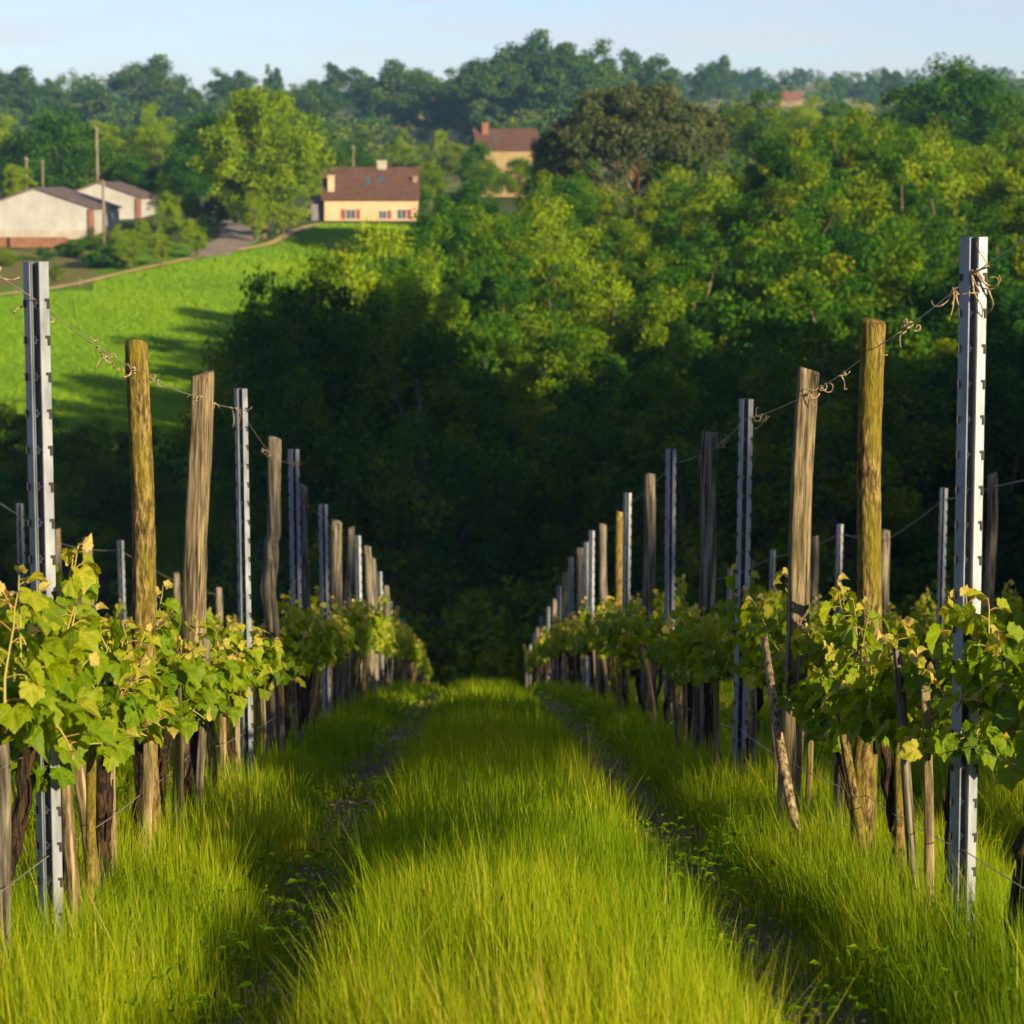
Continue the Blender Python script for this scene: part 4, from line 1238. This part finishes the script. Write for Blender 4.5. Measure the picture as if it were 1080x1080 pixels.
gg = np.random.default_rng(3)
mbg = MB()
for (n_, xr_, yr_, hm, wd, sg) in [
    (175000, (-1.9, 2.0), (4.3, 9.5), 1.2, .0025, 4), (115000, (-2.7, 2.9), (9.5, 15), 1.2, .0037, 3), (90000, (-4.2, 4.4), (15, 24), 1.15, .0065, 3),
    (110000, (-7.5, 7.8), (24, 40), 1.1, .011, 2), (90000, (-12, 12), (40, 72), 1.1, .02, 2), (25000, (-9, 9), (1.0, 4.3), 1, .006, 2), (30000, (2.0, 5.5), (4.3, 15), 1.1, .005, 2), (30000, (-5.5, -1.9), (4.3, 15), 1.1, .005, 2)]:
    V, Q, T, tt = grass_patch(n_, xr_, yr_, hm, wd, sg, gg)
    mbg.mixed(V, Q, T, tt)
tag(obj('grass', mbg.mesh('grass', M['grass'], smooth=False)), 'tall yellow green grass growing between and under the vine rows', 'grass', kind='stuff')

# the green field and the meadow below it carry grass of their own
def field_grass(name, label, n, y0, y1, pxa, pxb, h, wd, mat):
    g = np.random.default_rng(int(y0))
    y = y0 + (y1 - y0) * g.random(n); px = pxa + (pxb - pxa) * g.random(n); x = (px - 503) / FPX * y
    ok = (px < np.interp(y, [150, 200, 250, 300, 350], [330, 400, 440, 450, 450])) & ~((y > 296) & (px < 100)) & ~((y > np.interp(px, [0, 60, 150, 230, 290, 345], [292, 297, 309, 319, 327, 349])))
    x, y = x[ok], y[ok]; n = len(x); z = gz(x, y)
    a_ = g.random(n) * 6.28; hh = h * (.5 + .8 * g.random(n)) * (.7 + .6 * fbm(x / 5, y / 9, 3)); lx, ly = g.normal(size=(2, n)) * hh * .3
    V = np.stack([np.stack([x - np.cos(a_) * wd, y - np.sin(a_) * wd, z - .03], -1), np.stack([x + np.cos(a_) * wd, y + np.sin(a_) * wd, z - .03], -1), np.stack([x + lx, y + ly, z + hh], -1)], 1)
    tt = np.repeat(np.clip(.42 + .5 * (fbm(x / 7, y / 12, 12) - .5) + .25 * (g.random(n) - .5), 0, 1), 3)
    tag(obj(name, MB().add(V.reshape(-1, 3), np.arange(n * 3).reshape(-1, 3), tt).mesh(name, mat, smooth=False)), label, 'grass', kind='stuff')


M['crop'] = leafmat('crop', [(0, (.08, .20, .001)), (.5, (.18, .33, .002)), (1, (.32, .40, .004))], trans=.4, objvar=0, trans_tint=(1, 1.1, .4))
field_grass('field_grass', 'short bright green grass of the sloping field', 330000, 196, 350, -60, 450, .35, .07, M['crop'])
field_grass('meadow_grass', 'olive meadow grass below the green field', 80000, 150, 196, -60, 400, .4, .07, M['grass'])

# dark seed heads and dry stalks scattered in the grass strip, one uncountable mass
gs = np.random.default_rng(8)
ms = MB()
for k in range(150):
    y = 6.2 + 14 * gs.random() ** 1.3; x = -1.0 + 2.1 * gs.random(); z = G(x, y); h = .16 + .14 * gs.random()
    lx, ly = gs.normal() * .04, gs.normal() * .04
    ms.tube([(x, y, z), (x + lx * .4, y + ly * .4, z + h * .6), (x + lx, y + ly, z + h)], [.0006, .0005, .0004], 3, tint=.9, cap=False)
    ms.tube([(x + lx, y + ly, z + h - .002), (x + lx * 1.05, y + ly, z + h + .008), (x + lx * 1.1, y + ly, z + h + .018)], [.0010, .0024, .0008], 5, tint=.3 + .6 * gs.random())
tag(obj('seed_heads', ms.mesh('seed_heads', M['vine_bark'])), 'small dark seed heads on thin stalks in the grass', 'seed heads', kind='stuff')
# low broad-leaved weeds among the grass
n_ = 5200
y = 4.4 + 22 * gs.random(n_) ** 1.4; x = -2.2 + 4.6 * gs.random(n_); pt_ = fbm(x / .4, y / .5, 55)
ok = pt_ > .5; x, y = x[ok], y[ok]; n_ = len(x)
mw = MB()
for k in range(5):
    a_ = gs.random(n_) * 6.28; s_ = .012 + .026 * gs.random(n_); z = gz(x, y) + .02 + .13 * gs.random(n_); xx, yy_ = x + .03 * gs.normal(size=n_), y + .03 * gs.normal(size=n_)
    ux, uy = np.cos(a_) * s_, np.sin(a_) * s_
    V = np.stack([np.stack([xx, yy_, z], -1), np.stack([xx + ux * .6 - uy * .4, yy_ + uy * .6 + ux * .4, z + s_ * .5], -1), np.stack([xx + ux * 1.3, yy_ + uy * 1.3, z + s_ * .35], -1), np.stack([xx + ux * .6 + uy * .4, yy_ + uy * .6 - ux * .4, z + s_ * .5], -1)], 1)
    mw.add(V.reshape(-1, 3), np.arange(n_ * 4).reshape(-1, 4), np.repeat(.15 + .35 * gs.random(n_), 4))
tag(obj('low_weeds', mw.mesh('low_weeds', M['grass'], smooth=False)), 'low broad leaved weeds growing among the grass', 'weeds', kind='stuff')
# dry litter in the wheel ruts
ml_ = MB()
n_ = 6500
y = 4.3 + 26 * gs.random(n_) ** 1.5; sgn = np.where(gs.random(n_) < .5, -.60, .66); x = .086 + sgn + gs.normal(size=n_) * .09
z = gz(x, y) + .006
a_ = gs.random(n_) * 6.28; s_ = .005 + .014 * gs.random(n_) ** 2
ux, uy = np.cos(a_) * s_, np.sin(a_) * s_
V = np.stack([np.stack([x - ux, y - uy, z], -1), np.stack([x + uy * .5, y - ux * .5, z + s_ * .4], -1), np.stack([x + ux, y + uy, z + s_ * .3 * gs.random(n_)], -1), np.stack([x - uy * .5, y + ux * .5, z + .002], -1)], 1)
ml_.add(V.reshape(-1, 3), np.arange(n_ * 4).reshape(-1, 4))
tag(obj('leaf_litter', ml_.mesh('leaf_litter', M['tendril'], smooth=False)), 'dry leaf litter scattered along the wheel ruts', 'litter', kind='stuff')

# ------------------------------------------------------------------ air
m = bpy.data.materials.new('haze'); m.use_nodes = True; t = m.node_tree; t.nodes.clear()
o_ = t.nodes.new('ShaderNodeOutputMaterial'); pv = t.nodes.new('ShaderNodeVolumePrincipled')
pv.inputs['Color'].default_value = (.28, .58, 1.0, 1); pv.inputs['Density'].default_value = 0.95e-4; pv.inputs['Anisotropy'].default_value = 0.0
t.links.new(pv.outputs[0], o_.inputs['Volume'])
hz_ = MB().box(-6000, 6000, -230, 6100, -30, 112).mesh('haze', m, False)
tag(obj('haze', hz_), 'pale blue evening haze over the valley and hills', 'haze', kind='stuff')
